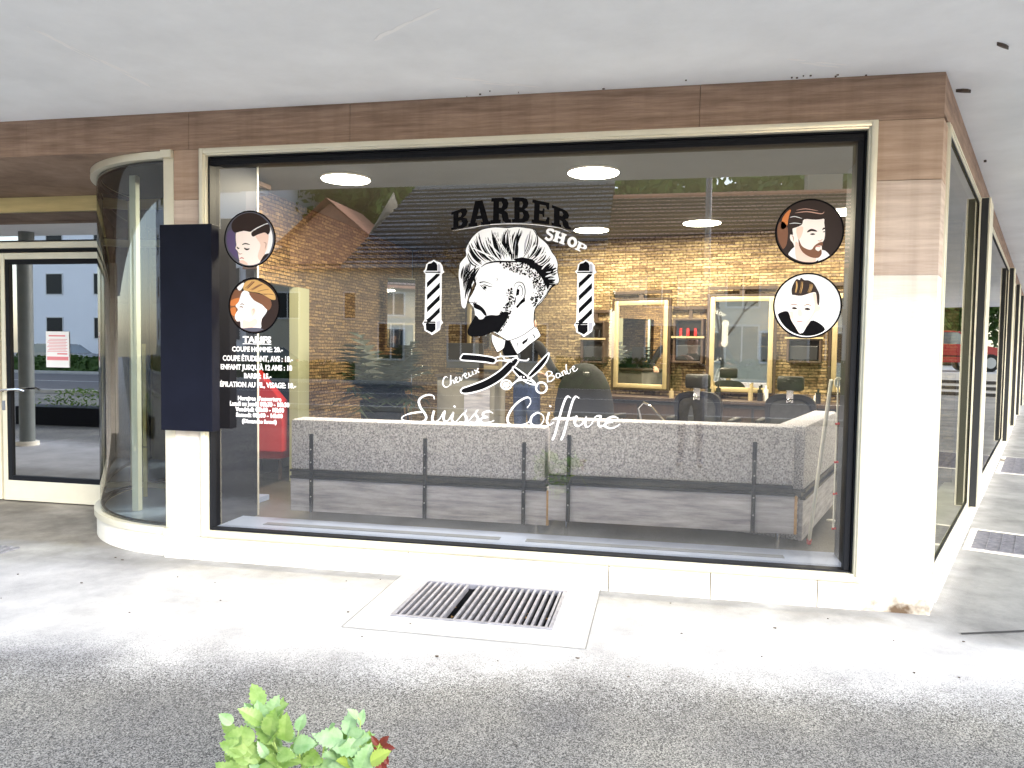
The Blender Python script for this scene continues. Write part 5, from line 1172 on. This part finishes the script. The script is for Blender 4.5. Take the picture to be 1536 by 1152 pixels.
gx,gz=-17.4,9.3; q.prism([(gx-2.3,5.9),(gx+2.3,5.9),(gx+2.3,7.4),(gx,gz-.2),(gx-2.3,7.4)],-36,-32.7,lambda p:Vector((p.x-ox,p.z-oy,p.y))); q.build('gable_wall',m_otile,HT)
q=MB()
for sg in(-1,1): q.add([(gx-ox,-32.2-oy,gz),(gx-ox,-37-oy,gz),(gx+sg*2.9-ox,-37-oy,6.9),(gx+sg*2.9-ox,-32.2-oy,6.9)],[(0,1,2,3)])
q.build('gable_roof',m_otile,HT)
# white apartment block
T=empty('apartment_block',(-31,-38,0),0,'white rendered apartment block with small square dark windows','building')
q=MB(); q.box(-8,-6,0,8.5,5,15); q.build('wall',m_render,T)
for i in range(5):
    for j in range(5):
        if i==2 and j%2==0: continue
        x=-6.6+3.4*i; z=1.8+2.7*j
        q=MB(); q.box(x,5,z,x+1.15,5.02,z+1.25); wo=q.build('window',m_winglass,T); q=MB(); frame4(q,x-.04,z-.04,x+1.19,z+1.29,4.98,5.05,.05,None,0); q.build('frame',m_winframe,wo)
q=MB(); q.box(-8.2,-6.2,15,8.7,5.2,15.3); q.build('roof',m_slate,T)
# hedge
rs=random.Random(31)
q=MB()
for k in range(9000):
    x=rs.uniform(-38,-9); y=-26.6+rs.uniform(-.5,.5); z=rs.uniform(.02,.82)+.05*math.sin(x*2); a=Vector((rs.gauss(0,1),rs.gauss(0,1),rs.gauss(0,1))).normalized(); b=a.orthogonal().normalized(); s=rs.uniform(.05,.11); p=Vector((x,y,z)); q.add([p-a*s,p+b*s,p+a*s,p-b*s],[(0,1,2,3)])
q.box(-38,-26.95,0,-9,-26.25,.7); tag(q.build('hedge',m_hedge),'long clipped green hedge across the road','hedge')
q=MB()
for k in range(7000):
    x=rs.uniform(-4,20); y=-24.4+rs.uniform(-.4,.4); z=rs.uniform(.02,1.2); a=Vector((rs.gauss(0,1),rs.gauss(0,1),rs.gauss(0,1))).normalized(); b=a.orthogonal().normalized(); s=rs.uniform(.05,.12); p=Vector((x,y,z)); q.add([p-a*s,p+b*s,p+a*s,p-b*s],[(0,1,2,3)])
q.box(-4,-24.7,0,20,-24.1,1.0); tag(q.build('hedge',m_hedge),'green hedge in front of the red roofed house','hedge')
# cars
def car(loc,rz,paint,lab,cat='car',van=False,name='parked_car'):
    T=empty(name,loc,rz,lab,cat); L=4.3 if not van else 4.9; H=1.42 if not van else 1.95; Wd=.86
    if van: prof=[(-2.4,.35),(2.4,.35),(2.45,.8),(2.2,1.0),(1.6,1.15),(1.0,1.9),(.8,1.95),(-2.3,1.95),(-2.42,1.8)]
    else: prof=[(-2.1,.32),(2.1,.32),(2.16,.6),(2.05,.78),(1.1,.92),(.95,.95),(-1.95,.98),(-2.12,.85)]
    q=MB(); q.prism(prof,-Wd,Wd,lambda p:Vector((p.x,p.z,p.y))); q.build('body',paint,T)
    if not van:
        gh=[(1.0,.94),(.3,1.36),(.1,1.42),(-1.1,1.42),(-1.3,1.38),(-1.95,.97)]
        q=MB(); q.prism(gh,-.74,.74,lambda p:Vector((p.x,p.z,p.y))); q.build('windows',m_carglass,T)
        q=MB(); q.prism([(.28,1.37),(.1,1.43),(-1.1,1.43),(-1.35,1.37)],-.76,.76,lambda p:Vector((p.x,p.z,p.y)))
        for sx in (-1,1):
            for a,b in (((1.05,.93),(.28,1.39)),((-.35,.95),(-.35,1.4)),((-1.3,1.4),(-2.0,.95))): q.tube([(a[0],sx*.76,a[1]),(b[0],sx*.75,b[1])],.03,6)
        q.build('roof_frame',paint,T)
    else:
        q=MB()
        for sx in (-1,1): q.prism([(1.5,1.2),(1.0,1.75),(.3,1.75),(.3,1.2)],.861,.87,lambda p:Vector((p.x,sx*p.z,p.y)))
        q.prism([(1.62,1.19),(1.04,1.86),(1.0,1.84),(1.58,1.17)],-.7,.7,lambda p:Vector((p.x+.03,p.z,p.y+.03))); q.build('windows',m_carglass,T)
    for sx in (-1,1):
        for x in (1.35,-1.3):
            w_=empty('wheel',(x,sx*.8,.31)); w_.parent=T
            c=[(.31*math.cos(t),.31*math.sin(t)) for t in [i*math.pi/12 for i in range(24)]]
            MB().prism(c,-.1,.1,lambda p:Vector((p.x,p.z,p.y))).build('tyre',m_tyre,w_)
            MB().prism([(a*.62,b*.62) for a,b in c],-.105,.105,lambda p:Vector((p.x,p.z,p.y))).build('rim',m_rim,w_)
        q=MB(); q.box(2.08,sx*.62-.16,.62,2.17,sx*.62+.16,.76,None,.02); q.build('headlight',m_chrome,T)
        q=MB(); q.box(-2.16,sx*.66-.12,.66,-2.08,sx*.66+.12,.84,None,.02); q.build('tail_light',m_red,T)
    q=MB(); q.box(-2.05,-.868,.52,2.0,.868,.56); q.build('rub_strip',m_black,T)
    return T
hd=math.atan2(.865,-.5)
car((14.6,22.6,.93),hd,m_redpaint,'red hatchback parked on the raised car park, reflected in the side windows')
car((-33,-29.3,0),R(0),m_silver,'silver car parked behind the hedge at the left')
car((-26.5,-29.3,0),R(0),m_whitecar,'white van parked behind the hedge','van',True,'parked_van')
car((-20,-29.3,0),R(180),m_silver,'dark silver car parked behind the hedge nearest the gabled house')
for i,(x,y,lab) in enumerate(((23,38,'leafy tree beyond the car park on the left'),(17,41,'leafy tree beyond the car park in the middle'),(29,34,'leafy tree beyond the car park on the right'),(12,44,'leafy tree beyond the car park furthest back'))):
    tree(x,y,.9,9,4.5,m_folb,lab,80+i,4200,.3)
for i,(x,y,lab) in enumerate(((25.5,36.5,'bushy tree right behind the red hatchback'),(23.5,39.5,'low bushy tree at the car park edge'),(21.5,43,'low bushy tree at the far corner of the car park'),(28,33,'low bushy tree at the near corner of the car park'))):
    tree(x,y,.5,5.2,2.9,m_folb,lab,120+i,3200,.26)
# bare tree by the road
rs=random.Random(77); T=empty('bare_tree',(-5.3,-17,0),0,'bare branching tree by the roadside','tree'); q=MB()
def br(p,d,L,r,n):
    e=p+d*L; q.tube([p,p+d*L*.5+Vector((rs.uniform(-.05,.05)*L,0,0)),e],r,5,r*.6,False)
    if n==0: return
    for k in range(3 if n>2 else 3):
        a=Vector((rs.gauss(0,.5),rs.gauss(0,.5),rs.uniform(.0,.5))); br(e,(d*.8+a).normalized(),L*rs.uniform(.6,.82),r*.6,n-1)
br(Vector((0,0,0)),Vector((0,0,1)),1.9,.1,6); q.build('branches',m_bark,T)
# planter and plants outside the entrance, lamp post, round column
c=PY(110,660,7.0); T=empty('planter',(c.x,2.6-7.0-.2,0),0,'black rectangular planter with small plants outside the entrance','planter')
q=MB(); q.box(-1.2,-.25,0,1.2,.25,.33,None,.01); q.build('box',m_blackpanel,T)
q=MB(); rs=random.Random(6)
for k in range(500):
    x=rs.gauss(0,.45); y=rs.gauss(0,.09); h=rs.uniform(.03,.35)*math.exp(-x*x); p=Vector((x,y,.33+h)); a=Vector((rs.gauss(0,1),rs.gauss(0,1),1)).normalized(); b=a.orthogonal().normalized(); q.add([p-a*.04,p+b*.015,p+a*.04,p-b*.015],[(0,1,2,3)])
q.build('plants',m_folb,T)
c=PY(31,690,4.5); T=empty('round_column',(c.x,2.6-4.6,0),0,'grey round column carrying the soffit outside the entrance','column'); q=MB(); q.tube([(0,0,0),(0,0,3.087)],.10,24); q.build('shaft',m_colgrey,T,True); q=MB(); q.tube([(0,0,0),(0,0,.06)],.15,24); q.build('base',m_plinth,T,True)
c=PY(1058,500,13.0); T=empty('lamp_post',(c.x,-12.9,0),0,'grey street lamp post on the near kerb','lamp post'); q=MB(); q.tube([(0,0,0),(0,0,7.5)],.09,12,.06); q.tube([(0,0,7.4),(0,-.8,7.7),(0,-1.6,7.75)],.04,8); q.build('pole',m_steel,T,True); q=MB(); q.box(-.12,-2.1,7.7,.12,-1.5,7.8,None,.03); q.build('lantern',m_steel,T,True)
